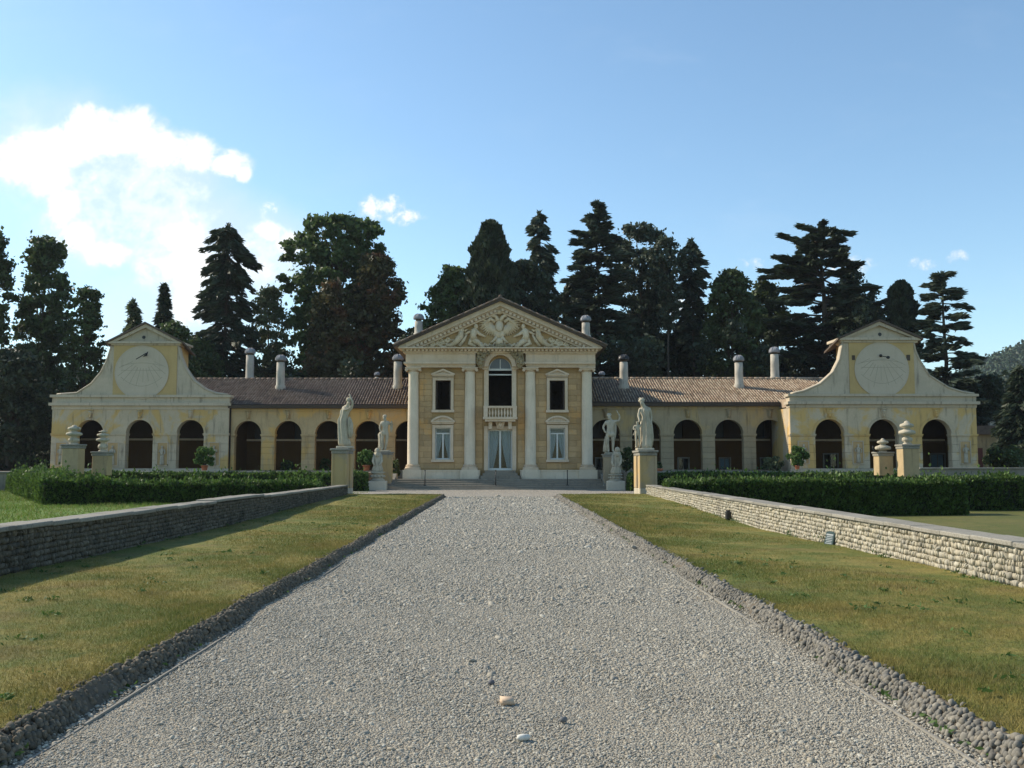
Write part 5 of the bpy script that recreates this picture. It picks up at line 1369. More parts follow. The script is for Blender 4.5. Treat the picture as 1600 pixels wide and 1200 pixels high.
def tree(name, label, px, ptop, pbase, hwpx, Y, kind, mat, n=9000, size=.42, prof=None, group='trees behind the villa', clumps=60, seed=0, trunk_px=0, sink=0):
    rg = np.random.default_rng(seed+int(px)+200); random.seed(seed+int(px))
    top = at(px, ptop, Y); cb = at(px, pbase, Y).z; hw = hwpx*Y/F; H = top.z-cb; x = top.x; zg = ground_z(Y)-.2
    t = thing(name, label, 'tree', (x, Y, zg), group)
    if prof is None: prof = [(0,.55),(.25,.95),(.5,1.0),(.75,.75),(.92,.40),(1,.1)]
    ph, pr = zip(*prof)
    Cs, Ax, Sz = [], [], []; limbs = []
    if kind == 'broad':
        lob = [rg.uniform(0, 6.28) for _ in range(4)]; nc = int(clumps*3.2)
        for i in range(nc):
            h = rg.uniform(.0, .98); a = rg.uniform(0, 6.28)
            wv = 1+.16*math.sin(2*a+lob[0]+h*5)+.12*math.sin(3*a+lob[1]-h*11)+.10*math.sin(h*23+lob[2])
            R_ = np.interp(h, ph, pr)*hw*wv; rr = R_*rg.uniform(.12, 1.0)**.55
            c = np.array([x+rr*math.cos(a), Y+rr*math.sin(a)*.8, cb+h*H]); cr = min(2.2, hw)*rg.uniform(.10, .26)
            k = int(1.8*n/nc*rg.uniform(.4, 1.6)); v = rg.normal(size=(k,3)); v *= (.62*cr*rg.uniform(.6, 1.3, (k,1)))*np.array([1,1,.62])
            v[:,2] -= .10*np.hypot(v[:,0], v[:,1])
            Cs.append(c+v)
            if i % 5 == 0: limbs.append(((x, Y, cb+max(0, h-.25)*H*.9), tuple(c)))
        k = int(n*.10); h = rg.random(k); a = rg.uniform(0, 6.28, k); rr = np.interp(h, ph, pr)*hw*np.sqrt(rg.random(k))*.95
        Cs.append(np.stack([x+rr*np.cos(a), Y+rr*np.sin(a)*.8, cb+h*H], -1)); size = size*.63
        C = np.concatenate(Cs); V, Fq = leaf_quads(C, size, rg=rg)
    elif kind == 'cypress':
        h = rg.uniform(0, 1, n)**.9; R_ = np.interp(h, ph, pr)*hw*(1+.13*np.sin(h*37+rg.uniform(0,6))); a = rg.uniform(0, 6.28, n)
        lump = 1+.16*np.sin(a*5+h*21)+.10*np.sin(a*9-h*47); rr = R_*lump*(1-.35*rg.random(n)**2.2)
        C = np.stack([x+rr*np.cos(a), Y+rr*np.sin(a), cb+h*H], -1); V, Fq = leaf_quads(C, size, axis=np.stack([np.cos(a)*.5, np.sin(a)*.5, np.ones(n)], -1), rg=rg)
    else:   # cedar (level tiers), spruce (drooping), deodar (tiers with hanging tips)
        lv = int(clumps*1.5); per = 5; n = int(n*1.75); size = size*.58
        nb = lv*per; Ls = []
        for i in range(lv):
            h0 = (i+rg.uniform(.1,.9))/lv
            for j in range(per):
                h = min(.985, max(0, h0+rg.normal()*.03)); L = np.interp(h, ph, pr)*hw*rg.uniform(.38, 1.14); a = rg.uniform(0, 6.28); z0 = cb+h*H
                up = {'cedar': .12, 'spruce': -.30, 'deodar': .02}[kind]+rg.normal()*.17; dr_ = {'cedar': .10, 'spruce': .12, 'deodar': .38}[kind]
                k = max(6, int(n/nb*(.35+L/hw)))
                nt = max(4, int(L*2.2)); tn = (rg.integers(1, nt+1, k)/nt)**.8; tn = .16+.84*tn          # side twigs along the branch
                tl_ = (L*({'cedar': .40, 'spruce': .28, 'deodar': .30}[kind])*(1.02-tn)+.30)*rg.uniform(.5, 1.1, k); q_ = rg.random(k)**.8
                sd_ = np.where(rg.random(k) < .5, -1, 1); s_ = sd_*q_*tl_*.8+rg.normal(size=k)*.07; t_ = tn+q_*tl_*.55/L+rg.normal(size=k)*.02
                zz = L*(up*t_-dr_*t_*t_)+rg.normal(size=k)*({'cedar': .09, 'spruce': .12, 'deodar': .10}[kind])
                zz = zz-({'cedar': .05, 'spruce': .35, 'deodar': .55}[kind])*q_*tl_
                ca, sa = math.cos(a), math.sin(a)
                Cs.append(np.stack([x+ca*L*t_-sa*s_, Y+sa*L*t_+ca*s_, z0+zz], -1)); Ax.append(np.tile([ca, sa, {'cedar': .0, 'spruce': -.55, 'deodar': -.5}[kind]], (k,1)))
                limbs.append(((x, Y, z0), (x+ca*L*.9, Y+sa*L*.9, z0+L*(up*.9-dr_*.81))))
        kt = max(20, n//60); hh = rg.uniform(.90, 1.0, kt); Cs.append(np.stack([x+rg.normal(size=kt)*.18*(1.02-hh)*10*.3, Y+rg.normal(size=kt)*.15, cb+hh*H], -1)); Ax.append(np.tile([0,0,1.0], (kt,1)))
        C = np.concatenate(Cs); V, Fq = leaf_quads(C, size, flat={'cedar': .55, 'spruce': .2, 'deodar': .3}[kind], aspect=3.3, axis=np.concatenate(Ax), rg=rg)
    V = V-np.array([x, Y, zg])
    put('crown', np_mesh('crown', V, Fq, M[mat], rg.random(len(Fq))), t)
    trunk_mesh(t, (x, Y, zg), (x, Y, cb+H*(.93 if kind not in ('broad','cypress') else .72)), max(.14, hw*.075), limbs)
    random.seed(int(px)); return t
G = None
TREES = [
 # name, label, px, top, crown base, half width, Y, kind, leaf, n, size, prof, clumps
 ('broadleaf_tree', 'dark ragged tall tree cut by the left picture edge', -12, 352, 640, 42, 84, 'broad', 'leaf_dark', 9000, .42, [(0,.8),(.3,1),(.5,.7),(.62,.95),(.8,.7),(1,.35)], 60),
 ('broadleaf_tree', 'tall dark column shaped tree rising left of the left pavilion', 72, 370, 690, 48, 86, 'broad', 'leaf_dark', 14000, .40, [(0,.9),(.3,1),(.62,.98),(.82,.72),(.94,.52),(1,.3)], 85),
 ('broadleaf_tree', 'thin crowned tree touching the gable of the left pavilion', 137, 448, 690, 34, 82, 'broad', 'leaf_dark', 7000, .36, [(0,1),(.4,1),(.7,.8),(.9,.6),(1,.2)], 60),
 ('deodar_tree', 'small feathery conifer just behind the left pavilion gable', 208, 468, 600, 24, 88, 'deodar', 'leaf_pale', 1700, .40, [(0,1),(.5,.8),(.9,.3),(1,.05)], 10),
 ('conifer_tree', 'narrow pointed conifer behind the right slope of the left pavilion', 257, 446, 620, 19, 88, 'spruce', 'needle_dark', 3800, .40, [(0,1),(.4,.9),(.75,.5),(1,.1)], 24),
 ('shrub_tree', 'round dark shrub tree beside the left pavilion side wall', 272, 502, 640, 38, 80, 'broad', 'leaf_dark', 6000, .36, None, 50),
 ('cedar_tree', 'tall single conifer with drooping tufts standing against the white clouds', 357, 353, 625, 50, 90, 'spruce', 'needle_dark', 9500, .42, [(0,.78),(.15,.8),(.4,1.0),(.62,.82),(.75,.72),(.88,.95),(.96,.62),(1,.25)], 30),
 ('broadleaf_tree', 'pale airy tree between the lone conifer and the big leafy tree', 422, 450, 620, 36, 92, 'broad', 'leaf_pale', 5200, .36, [(0,.5),(.3,.9),(.6,1),(.85,.7),(1,.3)], 46),
 ('broadleaf_tree', 'huge leafy tree with wide double crown left of the temple front', 527, 337, 610, 84, 92, 'broad', 'leaf_mid', 24000, .46, [(0,.5),(.2,.85),(.5,1),(.75,.96),(.92,.66),(1,.35)], 120),
 ('broadleaf_tree', 'reddish brown half withered tree beside the huge leafy tree', 590, 398, 610, 44, 88, 'broad', 'leaf_brown', 12000, .40, [(0,.9),(.3,1),(.6,.95),(.85,.7),(1,.3)], 70),
 ('broadleaf_tree', 'browning bushy tree low behind the left roof', 520, 440, 618, 42, 86, 'broad', 'leaf_brown', 9000, .38, None, 60),
 ('broadleaf_tree', 'bright green rounded tree peeping over the left slope of the pediment', 712, 418, 560, 58, 90, 'broad', 'leaf_mid', 12000, .40, [(0,.95),(.3,1),(.55,.85),(.8,.55),(1,.2)], 70),
 ('cypress_tree', 'dense dark rounded cone of a cypress above the pediment', 767, 348, 600, 40, 86, 'cypress', 'needle_dark', 15000, .42, [(0,.95),(.3,1),(.55,.92),(.75,.72),(.9,.50),(.97,.32),(1,.05)], 0),
 ('deodar_tree', 'weeping thin topped cedar right of the dense cypress', 843, 333, 600, 48, 92, 'deodar', 'needle', 7000, .42, [(0,1),(.3,.95),(.5,.6),(.7,.52),(.88,.42),(.96,.35),(1,.08)], 20),
 ('broadleaf_tree', 'dark mass of leaves low behind the apex of the pediment', 820, 408, 590, 58, 88, 'broad', 'needle_dark', 13000, .40, None, 80),
 ('cedar_tree', 'tallest spiky cedar rising over the right slope of the pediment', 933, 316, 600, 62, 90, 'cedar', 'needle', 12500, .44, [(0,.9),(.3,1),(.55,.85),(.72,.78),(.84,.42),(.93,.28),(1,.04)], 26),
 ('pine_tree', 'flat feathery topped pine beside the tallest cedar', 1000, 350, 600, 50, 94, 'broad', 'needle', 11000, .40, [(0,.3),(.4,.6),(.65,1),(.85,1),(.95,.72),(1,.4)], 70),
 ('pine_tree', 'thin open pine with bare stems left of the gap of sky', 1043, 372, 515, 30, 90, 'broad', 'needle', 4600, .36, [(0,.3),(.4,.7),(.65,1),(.85,.9),(1,.4)], 40),
 ('deodar_tree', 'slender bare stemmed weeping cedar with tufted top', 1080, 376, 545, 30, 92, 'deodar', 'needle', 4400, .42, [(0,.8),(.3,.9),(.5,.55),(.7,.7),(.9,.6),(1,.15)], 15),
 ('broadleaf_tree', 'dark broad tree between the slender weeping cedar and the great cedar', 1142, 422, 610, 50, 90, 'broad', 'leaf_dark', 13000, .42, None, 75),
 ('cedar_tree', 'great spreading cedar with level tiers behind the right wing', 1283, 352, 610, 108, 92, 'cedar', 'needle_dark', 17500, .48, [(0,.92),(.2,.95),(.42,1),(.52,.9),(.64,1.0),(.72,.72),(.80,.66),(.88,.42),(.95,.38),(1,.2)], 20),
 ('cypress_tree', 'dark blunt columnar cypress rising behind the right pavilion gable', 1407, 441, 620, 21, 88, 'cypress', 'needle_dark', 7000, .36, [(0,1),(.5,1),(.8,.88),(.94,.62),(1,.2)], 0),
 ('broadleaf_tree', 'low dark tree between the great cedar and the right pavilion', 1350, 470, 640, 50, 88, 'broad', 'needle_dark', 9000, .40, None, 55),
 ('deodar_tree', 'spiky layered cedar standing free right of the right pavilion gable', 1472, 428, 700, 72, 84, 'cedar', 'needle', 8500, .42, [(0,1),(.28,1.0),(.42,.92),(.55,.62),(.7,.55),(.85,.44),(.94,.42),(1,.1)], 15),
 ('conifer_tree', 'dark conifer under the wooded hill at the right picture edge', 1592, 575, 730, 46, 74, 'spruce', 'needle_dark', 6500, .36, [(0,1),(.5,.75),(.8,.4),(1,.05)], 24),
 ('broadleaf_tree', 'dark tree behind the small outbuilding at the right end', 1545, 588, 735, 44, 84, 'broad', 'needle_dark', 9000, .36, None, 60),
 ('broadleaf_tree', 'dark leafy tree filling the gap just right of the pediment', 905, 432, 600, 44, 96, 'broad', 'needle_dark', 11000, .40, None, 60),
 ('broadleaf_tree', 'dark leafy tree low between the tallest cedar and the thin pine', 1012, 462, 600, 46, 97, 'broad', 'leaf_dark', 11000, .40, None, 60),
 ('broadleaf_tree', 'low dark tree below the gap of sky left of the slender weeping cedar', 1066, 505, 610, 34, 95, 'broad', 'needle_dark', 8000, .38, None, 50),
 ('broadleaf_tree', 'dark tree wedged left of the great spreading cedar', 1195, 440, 610, 42, 96, 'broad', 'leaf_dark', 10000, .40, None, 60),
 ('broadleaf_tree', 'dark leafy tree under the right side of the great spreading cedar', 1330, 420, 610, 50, 98, 'broad', 'needle_dark', 12000, .40, None, 60),
 ('broadleaf_tree', 'dark tree filling the gap between brown tree and left pediment corner', 652, 515, 610, 26, 90, 'broad', 'leaf_dark', 6000, .36, None, 40),
 ('broadleaf_tree', 'shadowy tree behind the roof left of the lone tufted conifer', 312, 530, 610, 34, 86, 'broad', 'leaf_dark', 6000, .36, None, 46),
 ('shrub_tree', 'wide dark shrub in deep shade left of the left pavilion', 22, 545, 738, 64, 74, 'broad', 'needle_dark', 12000, .34, [(0,1),(.4,1),(.7,.85),(.9,.5),(1,.2)], 80),
]
for k, (nm, lb, px, tp, bs, hw, Y, kd, mt, n, sz, pf, cl) in enumerate(TREES):
    tree(nm, lb, px, tp, bs, hw, Y, kd, mt, n, sz, pf, clumps=cl, seed=k)
# thicket along the foot of the trees
def thicket():
    rg = np.random.default_rng(99); Cs = []
    for i in range(420):
        px = rg.uniform(-120, 1720); Y = rg.uniform(80.5, 100)
        lim = np.interp(px, [-120,60,170,300,330,380,450,640,700,900,1010,1200,1300,1420,1500,1600,1720], [560,600,640,560,530,560,565,530,520,520,500,480,500,560,600,640,640])
        zt = at(px, lim+rg.uniform(0,50), Y).z; z = rg.uniform(ground_z(Y), zt); c = np.array([at(px, 600, Y).x, Y, z]); cr = rg.uniform(.9, 1.9)
        k = 260; v = rg.normal(size=(k,3)); v /= np.linalg.norm(v,axis=1)[:,None]; v *= (rg.uniform(0,1,k)**.4*cr)[:,None]; Cs.append(c+v)
    C = np.concatenate(Cs); V, Fq = leaf_quads(C, .27, rg=rg)
    put('undergrowth', np_mesh('undergrowth', V, Fq, M['needle_dark'], rg.random(len(Fq))), kind='stuff', label='dark undergrowth along the foot of the trees')
    Cs = []
    for i in range(700):
        x = rg.uniform(-150, 170); Y = rg.uniform(112, 135); z = ground_z(Y)+rg.uniform(0, 7.0); cr = rg.uniform(1.2, 2.4)
        k = 140; v = rg.normal(size=(k,3)); v /= np.linalg.norm(v,axis=1)[:,None]; v *= (rg.uniform(0,1,k)**.4*cr)[:,None]; Cs.append(np.array([x,Y,z])+v)
    C = np.concatenate(Cs); V, Fq = leaf_quads(C, .46, rg=rg)
    put('woodland', np_mesh('woodland', V, Fq, M['needle_dark'], rg.random(len(Fq))), kind='stuff', label='dark woodland on the slope behind the park trees')
thicket()

# wooded hill far away on the right
def hill():
    rg = np.random.default_rng(4); nx, ny = 220, 90
    xs = np.linspace(80, 800, nx); ys = np.linspace(330, 760, ny); X, Y = np.meshgrid(xs, ys, indexing='ij')
    z = 62*np.exp(-((X-345)/120)**2-((Y-560)/150)**2)+72*np.exp(-((X-560)/190)**2-((Y-620)/140)**2)
    fx = np.zeros_like(X)
    for k in range(26):
        a = rg.uniform(0, 6.28); f = rg.uniform(.12, .6); fx += np.sin(X*f*math.cos(a)+Y*f*math.sin(a)+rg.uniform(0,6))/ (1+f*3)
    z = z+fx*1.1; V = np.stack([X, Y, z-4], -1).reshape(-1,3); i, j = np.meshgrid(np.arange(nx-1), np.arange(ny-1), indexing='ij'); a = (i*ny+j).ravel()
    put('hill', np_mesh('hill', V, np.stack([a, a+ny, a+ny+1, a+1], -1), M['hill'], rg.random(len(a)), True), kind='structure', label='wooded hill in the distance at the right')
    n = 52000; X = rg.uniform(150, 560, n); Y = rg.uniform(340, 640, n)
    Z = 62*np.exp(-((X-345)/120)**2-((Y-560)/150)**2)+72*np.exp(-((X-560)/190)**2-((Y-620)/140)**2)
    Z0 = 86*np.exp(-((X-330)/130)**2-((Y-560)/150)**2)+92*np.exp(-((X-560)/190)**2-((Y-620)/140)**2)
    keep = Z > 8; X, Y, Z = X[keep], Y[keep], Z[keep]
    C = np.repeat(np.stack([X, Y, Z+rg.uniform(-3,2.5,len(X))], -1), 6, 0)+rg.normal(size=(len(X)*6,3))*np.array([1.6,1.6,1.4])
    V, Fq = leaf_quads(C, 1.25, aspect=1.2, rg=rg)
    put('hill_forest', np_mesh('hill_forest', V, Fq, M['hill'], rg.random(len(Fq))), kind='stuff', label='forest covering the distant hill')
hill()

def air():
    m = bpy.data.materials.new('thin summer haze'); m.use_nodes = True; n = NT(m.node_tree); n.n.clear()
    pv = n.add('ShaderNodeVolumePrincipled', inp={'Color': (.80, .88, 1.0), 'Density': .00013, 'Anisotropy': .2}); o = n.add('ShaderNodeOutputMaterial'); n.l.new(pv.outputs[0], o.inputs['Volume'])
    b = MB(); b.box(-1600, 1600, -80, 3100, -6, 140); b.build('haze', m, None, kind='stuff', label='thin bluish summer haze in the air')
air()

# hedges
def hedge(label, poly, z0, z1_, n, size=.085, mat='hedge', amp=.07, inner=True):
    """closed outline in x,y (counter-clockwise) raised from z0 to z1, clothed in leaves"""
    z1f = z1_ if callable(z1_) else (lambda x: z1_+0*np.asarray(x)); P = np.array(poly, float); c = P.mean(0); rg = np.random.default_rng(len(label)+int(abs(c[0])*10))
    m = MB(); Q = [tuple(c+(p-c)) for p in P]
    # inset core
    k = len(P); ins = []
    for i in range(k):
        a, b, d = P[i-1], P[i], P[(i+1) % k]; e1 = (b-a)/np.linalg.norm(b-a); e2 = (d-b)/np.linalg.norm(d-b)
        n1 = np.array([-e1[1], e1[0]]); n2 = np.array([-e2[1], e2[0]]); nb = (n1+n2); nb /= np.linalg.norm(nb)+1e-9; ins.append(b+nb*.10/max(.4, nb@n1))
    vs = [(x,y,z0) for x,y in ins]+[(x,y,float(z1f(x))-.10) for x,y in ins]
    m._add(vs, [tuple(range(k-1,-1,-1)), tuple(range(k, 2*k))]+[(i,(i+1)%k,(i+1)%k+k,i+k) for i in range(k)])
    o = m.build('hedge', M['hedge_core'], None, label=label, category='hedge', group='clipped hedges of the parterre')
    # leaves on sides and top
    seg = np.linalg.norm(np.roll(P, -1, 0)-P, axis=1); H = float(np.mean(z1f(P[:,0])))-z0; x, y = P[:,0], P[:,1]
    area = abs(np.sum(x*np.roll(y,-1)-np.roll(x,-1)*y))/2; A = np.concatenate([seg*H, [area]]); cnt = (A/A.sum()*n).astype(int); Cs, Ax = [], []
    def wob(a, b): return amp*(np.sin(a*2.1+b*3.3)+np.sin(a*5.3-b*2.2)+np.sin(a*.9+1))*.45
    for i in range(k):
        t = rg.random(cnt[i]); zz = rg.random(cnt[i]); p = P[i]+(P[(i+1)%k]-P[i])*t[:,None]; e = (P[(i+1)%k]-P[i])/seg[i]; nn = np.array([e[1], -e[0]])
        p = p+nn*(wob(t*seg[i], zz*H)+rg.normal(size=cnt[i])*.035)[:,None]
        Cs.append(np.concatenate([p, (z0+zz*(z1f(p[:,0])-z0))[:,None]], 1)); Ax.append(np.tile([nn[0]*.6, nn[1]*.6, .6], (cnt[i],1)))
    mn, mxp = P.min(0), P.max(0); q = rg.uniform(mn, mxp, (cnt[k]*6, 2)); ins_ = np.zeros(len(q), bool)
    for i in range(k):
        a, b = P[i], P[(i+1)%k]; cond = (a[1] > q[:,1]) != (b[1] > q[:,1]); ins_ ^= cond & (q[:,0] < (b[0]-a[0])*(q[:,1]-a[1])/(b[1]-a[1]+1e-12)+a[0])
    q = q[ins_][:cnt[k]]
    sh = np.clip(np.sin(q[:,0]*2.3+q[:,1])*np.sin(q[:,0]*.71+1)*np.sin(q[:,1]*3.1), 0, 1)
    zz = z1f(q[:,0])+wob(q[:,0]*.6, q[:,1])*.9+np.abs(rg.normal(size=len(q)))*(.05+.14*sh)*(1+1.5*(rg.random(len(q))<.10))
    Cs.append(np.concatenate([q, zz[:,None]], 1)); Ax.append(np.tile([0,0,1.0], (len(q),1)))
    V, Fq = leaf_quads(np.concatenate(Cs), size, axis=np.concatenate(Ax), aspect=1.5, rg=rg)
    # one object: leaves joined to the twig core
    lo = put('leaves', np_mesh('leaves', V, Fq, M[mat], rg.random(len(Fq))), o, kind='stuff'); return o
hedge('clipped hedge with a sunlit leafy left end, behind the shaded stone wall', [(-18.2,38.6),(-7.7,40.6),(-7.7,42.2),(-17.6,40.6),(-27.2,58),(-28.8,56.8)], -.06, (lambda x: .72+.28*np.clip((-14-np.asarray(x))/5, 0, 1)), 60000, .095)
hedge('dark hedge end cut by the left picture edge', [(-40,49),(-26.9,48.6),(-26.9,50.2),(-40,50.6)], -.06, .88, 9000, .10)
hedge('long dark clipped hedge with bright left end, behind the sunlit stone wall', [(7.1,40.2),(19.6,40.4),(19.6,42.2),(7.1,42.0)], -.58, .76, 45000, .095)
hedge('dark hedge in deep shade at the right picture edge', [(19.7,44.2),(34,44.6),(34,46.2),(19.7,45.8)], -.58, .84, 26000, .10)
hedge('low thin hedge along the foot of the left terrace', [(-27,56.6),(-8.6,56.6),(-8.6,57.3),(-27,57.3)], -.05, .93, 22000, .10)
hedge('low thin hedge along the foot of the right terrace', [(8.4,56.6),(25.5,56.6),(25.5,57.3),(8.4,57.3)], -.58, .93, 22000, .10)
hedge('short dark hedge between tall pedestal and carved bust, left of the steps', [(-8.9,55.2),(-7.75,55.2),(-7.75,56.4),(-8.9,56.4)], -.05, .98, 2600, .09)
hedge('short dark hedge between carved bust and tall pedestal, right of the steps', [(7.45,55.2),(8.7,55.2),(8.7,56.4),(7.45,56.4)], -.3, .95, 2600, .09)

# far stone wall and outbuilding on the right
fw_ = thing('stone_wall', 'low grey garden wall in the distance right of the gate piers', 'wall', (25, 52, 0))
m = MB(); xa = at(1434, 735, 52).x; zt = at(1500, 730.5, 52).z; m.box(xa, 45, 51.8, 52.2, -.7, zt-.08); m.build('wall_core', M['coping'], fw_)
x = xa
while x < 44: m = MB(); L = random.uniform(1.0,1.6); m.cbox(x+.004, x+L-.004, 51.72, 52.28, zt-.078, zt, .012); m.build('coping_slab', M['coping'], fw_); x += L
ob_ = thing('outbuilding', 'small pale outbuilding with a low roof beyond the right pavilion', 'building', (at(1552,690,78).x, 78, 1.0))
a, b = at(1526, 715, 78), at(1568, 679, 78); m = MB(); m.box(a.x, b.x, 78, 82, .9, b.z); m.build('wall', M['wing'], ob_)
m = MB(); m.poly([(a.x-.3,b.z+.002),(b.x+.4,b.z+.002),(b.x+.2,b.z+.25),((a.x+b.x)/2+.5,b.z+.75),(a.x-.1,b.z+.7)], 77.6, 82.4); m.build('roof', M['tile_l'], ob_)
m = MB(); q = at(1530, 700, 78); m.box(q.x-.25, q.x+.25, 77.95, 77.997, .95, q.z); m.build('door', M['red_door'], ob_)
m = MB(); q = at(1550, 668, 80); m.box(q.x-.25, q.x+.25, 79.8, 80.2, b.z+.3, q.z+.5); m.build('chimney', M['chimney'], ob_)

# potted and free shrubs on the terrace
def shrub(name, label, cat, px, ptop, pbase, hwpx, Y, n, mat='pot_leaf', pot=None, group=None, size=.12):
    top = at(px, ptop, Y); base = at(px, pbase, Y); x = top.x; hw = hwpx*Y/F; rg = np.random.default_rng(int(px)*3)
    t = thing(name, label, cat, (x, Y, base.z), group); z0 = base.z; zc = z0
    if pot:
        ph = pot*Y/F; m = MB(); r = ph*.62
        m.lathe([(r*.7,0),(r*.75,.02),(r*1.0,ph*.80),(r*1.12,ph*.82),(r*1.12,ph*.98),(r*.95,ph),(r*.9,ph*.86)], (x,Y,z0), 20, cap=False); po = m.build('pot', M['terracotta'], t, True)
        m = MB(); m.lathe([(r*.05,ph*.88),(r*.91,ph*.87)], (x,Y,z0), 14); m.build('soil', M['bed'], po); zc = z0+ph*.9
    H = top.z-zc; Cs = []
    for i in range(26):
        h = rg.uniform(.12, .92); R_ = hw*math.sin(math.pi*(.12+.80*h))**.7; a = rg.uniform(0,6.28); rr = R_*math.sqrt(rg.random())*.85; c = np.array([x+rr*math.cos(a), Y+rr*math.sin(a), zc+h*H]); cr = hw*.26
        v = rg.normal(size=(n//26,3)); v /= np.linalg.norm(v,axis=1)[:,None]; v *= (rg.random(n//26)**.4*cr)[:,None]; Cs.append(c+v)
    V, Fq = leaf_quads(np.concatenate(Cs), size, rg=rg); put('foliage', np_mesh('foliage', V-np.array([x,Y,z0]), Fq, M[mat], rg.random(len(Fq))), t)
    m = MB()
    for i in range(4): m.tube([(x+random.uniform(-.08,.08),Y,zc-.05),(x+random.uniform(-.3,.3)*hw,Y,zc+H*.35),(x+random.uniform(-.6,.6)*hw,Y+random.uniform(-.3,.3)*hw,zc+H*.7)], [.035,.025,.01], 5)
    m.build('stem', M['bark'], t, True)
PG = 'potted citrus trees on the terrace edge'
shrub('potted_tree', 'bushy potted tree before the last arch of the left pavilion', 'potted plant', 320.5, 700, 735, 17, 58.1, 1800, pot=8, group=PG)
shrub('potted_tree', 'bright green tree in an orange terracotta pot beside the shaded tall pedestal', 'potted plant', 573, 704, 735.5, 15, 58.1, 1500, pot=9, group=PG)
shrub('potted_tree', 'leafy potted tree before the left corner of the right pavilion', 'potted plant', 1245, 697, 733.5, 18, 58.3, 1800, pot=6, group=PG)
shrub('potted_tree', 'terracotta pot with low dark plant half hidden behind the ochre pedestal', 'potted plant', 1028, 722, 744, 6, 58.0, 300, pot=12, mat='leaf_dark', group=PG)
SG = 'shrubs under the arcades'
shrub('shrub', 'low pale shrub in the last arch of the right wing', 'shrub', 1207, 714, 735, 18, 63.5, 1300, 'leaf_pale', group=SG)
shrub('shrub', 'tall dark shrub between carved bust and ochre pedestal', 'shrub', 979, 698, 738, 13, 60.5, 1500, 'leaf_dark', group=SG)
shrub('shrub', 'dark shrub in shade between left column and potted tree', 'shrub', 617, 716, 748, 10, 62.5, 700, 'leaf_dark', group=SG)
shrub('shrub', 'dark low shrub inside the second arch of the left wing', 'shrub', 449, 720, 736, 12, 68.3, 700, 'leaf_dark', group=SG)
shrub('shrub', 'small dark shrub at the foot of the arch left of the tall shaded pedestal', 'shrub', 508, 716, 737, 9, 68.0, 600, 'leaf_dark', group=SG)
shrub('shrub', 'wide dark shrub by the small outbuilding', 'shrub', 1572, 702, 735, 34, 66, 2600, 'leaf_dark', group=SG, size=.2)

# ------------------------------------------------------------------ small things beside the drive
def sign():
    Y = 18.3; x = wallx(1, Y)-.13; zt = at(1302, 829.5, Y).z; z0 = at(1302, 856, Y).z
    t = thing('sign', 'small blue green information board leaning against the sunlit wall', 'sign', (x, Y, z0))
    t.rotation_euler = (0, R(14), 0); t.rotation_euler.z = R(11)
    h = zt-z0
    m = MB(); m.cbox(x-.016, x+.016, Y-.155, Y+.155, z0, z0+h*.86, .006); m.build('board', M['sign'], t)
    m = MB(); V = []
    for dx in (-.016, .016): V += [(x+dx, Y+.155*math.cos(a), z0+h*.861+.14*h*math.sin(a)) for a in [math.pi*i/8 for i in range(9)]]
    m._add(V, [tuple(range(8,-1,-1)), tuple(range(9,18))]+[(i,i+1,i+10,i+9) for i in range(8)]+[(8,0,9,17)]); m.build('board_top', M['sign'], t)
    for k, (zz, a, b, th) in enumerate(((.78,-.12,.12,.030),(.66,-.11,.10,.014),(.56,-.12,.11,.014),(.46,-.12,.12,.014),(.36,-.11,.09,.014),(.26,-.12,.12,.014),(.15,-.11,.07,.014))):
        m = MB(); m.box(x-.0195, x-.0165, Y+a, Y+b, z0+h*zz-th/2, z0+h*zz+th/2); m.build('text_line', M['sign_text'], t)
sign()
Y = 27.0; q = at(1134, 808, Y); xw = wallx(1, Y)-.14; LS = at(1134, 814, Y).z
t = thing('ground_spotlight', 'small black spotlight housing on the lawn against the sunlit wall', 'spotlight', (xw, Y, LS))
m = MB(); m.cbox(xw-.07, xw+.07, Y-.09, Y+.09, LS+.05, LS+.27, .02); m.build('housing', M['black'], t)
m = MB(); m.cbox(xw-.05, xw+.05, Y-.05, Y+.05, LS-.01, LS+.049, .01); m.build('base', M['iron'], t)
m = MB(); m.lathe([(.06,0),(.066,.03)], (xw, Y, LS+.2705), 12); m.build('lens_ring', M['iron'], t)
def gr(px, py): 
    d = at(px, py, 1.0)-Vector((0,0,CAMZ)); k = -CAMZ/d.z; return Vector((d.x*k, k, 0))
P_, Fc_ = rounded_stone(3, .045, .040, .018, .25, .12); p = gr(792, 1102)
o = put('tile_fragment', np_mesh('tile_fragment', P_, Fc_, M['terracotta_p'] if 'terracotta_p' in M else plain('pinkish yellow tile', (.55,.40,.27), .8), smooth=False), None, (p.x, p.y, .028), label='broken yellowish pink tile fragment lying on the gravel', category='tile fragment'); o.rotation_euler = (.2,.1,.3)
for (px, py, sx, sy, c, lb) in ((818, 1158, .046, .024, (.60,.57,.50), 'smooth flat white pebble on the gravel'), (768, 1071, .026, .020, (.10,.10,.11), 'dark grey pebble on the gravel above the tile fragment'), (880, 1130, .024, .018, (.14,.14,.14), 'round dark grey pebble right of the white one')):
    P_, Fc_ = rounded_stone(int(px), sx, sy, .020, .9, .06); p = gr(px, py)
    o = put('pebble', np_mesh('pebble', P_, Fc_, plain('pebble %d' % px, c, .7), smooth=True), None, (p.x, p.y, .022), label=lb, category='pebble'); o.rotation_euler = (0, 0, random.uniform(-.4,.4))

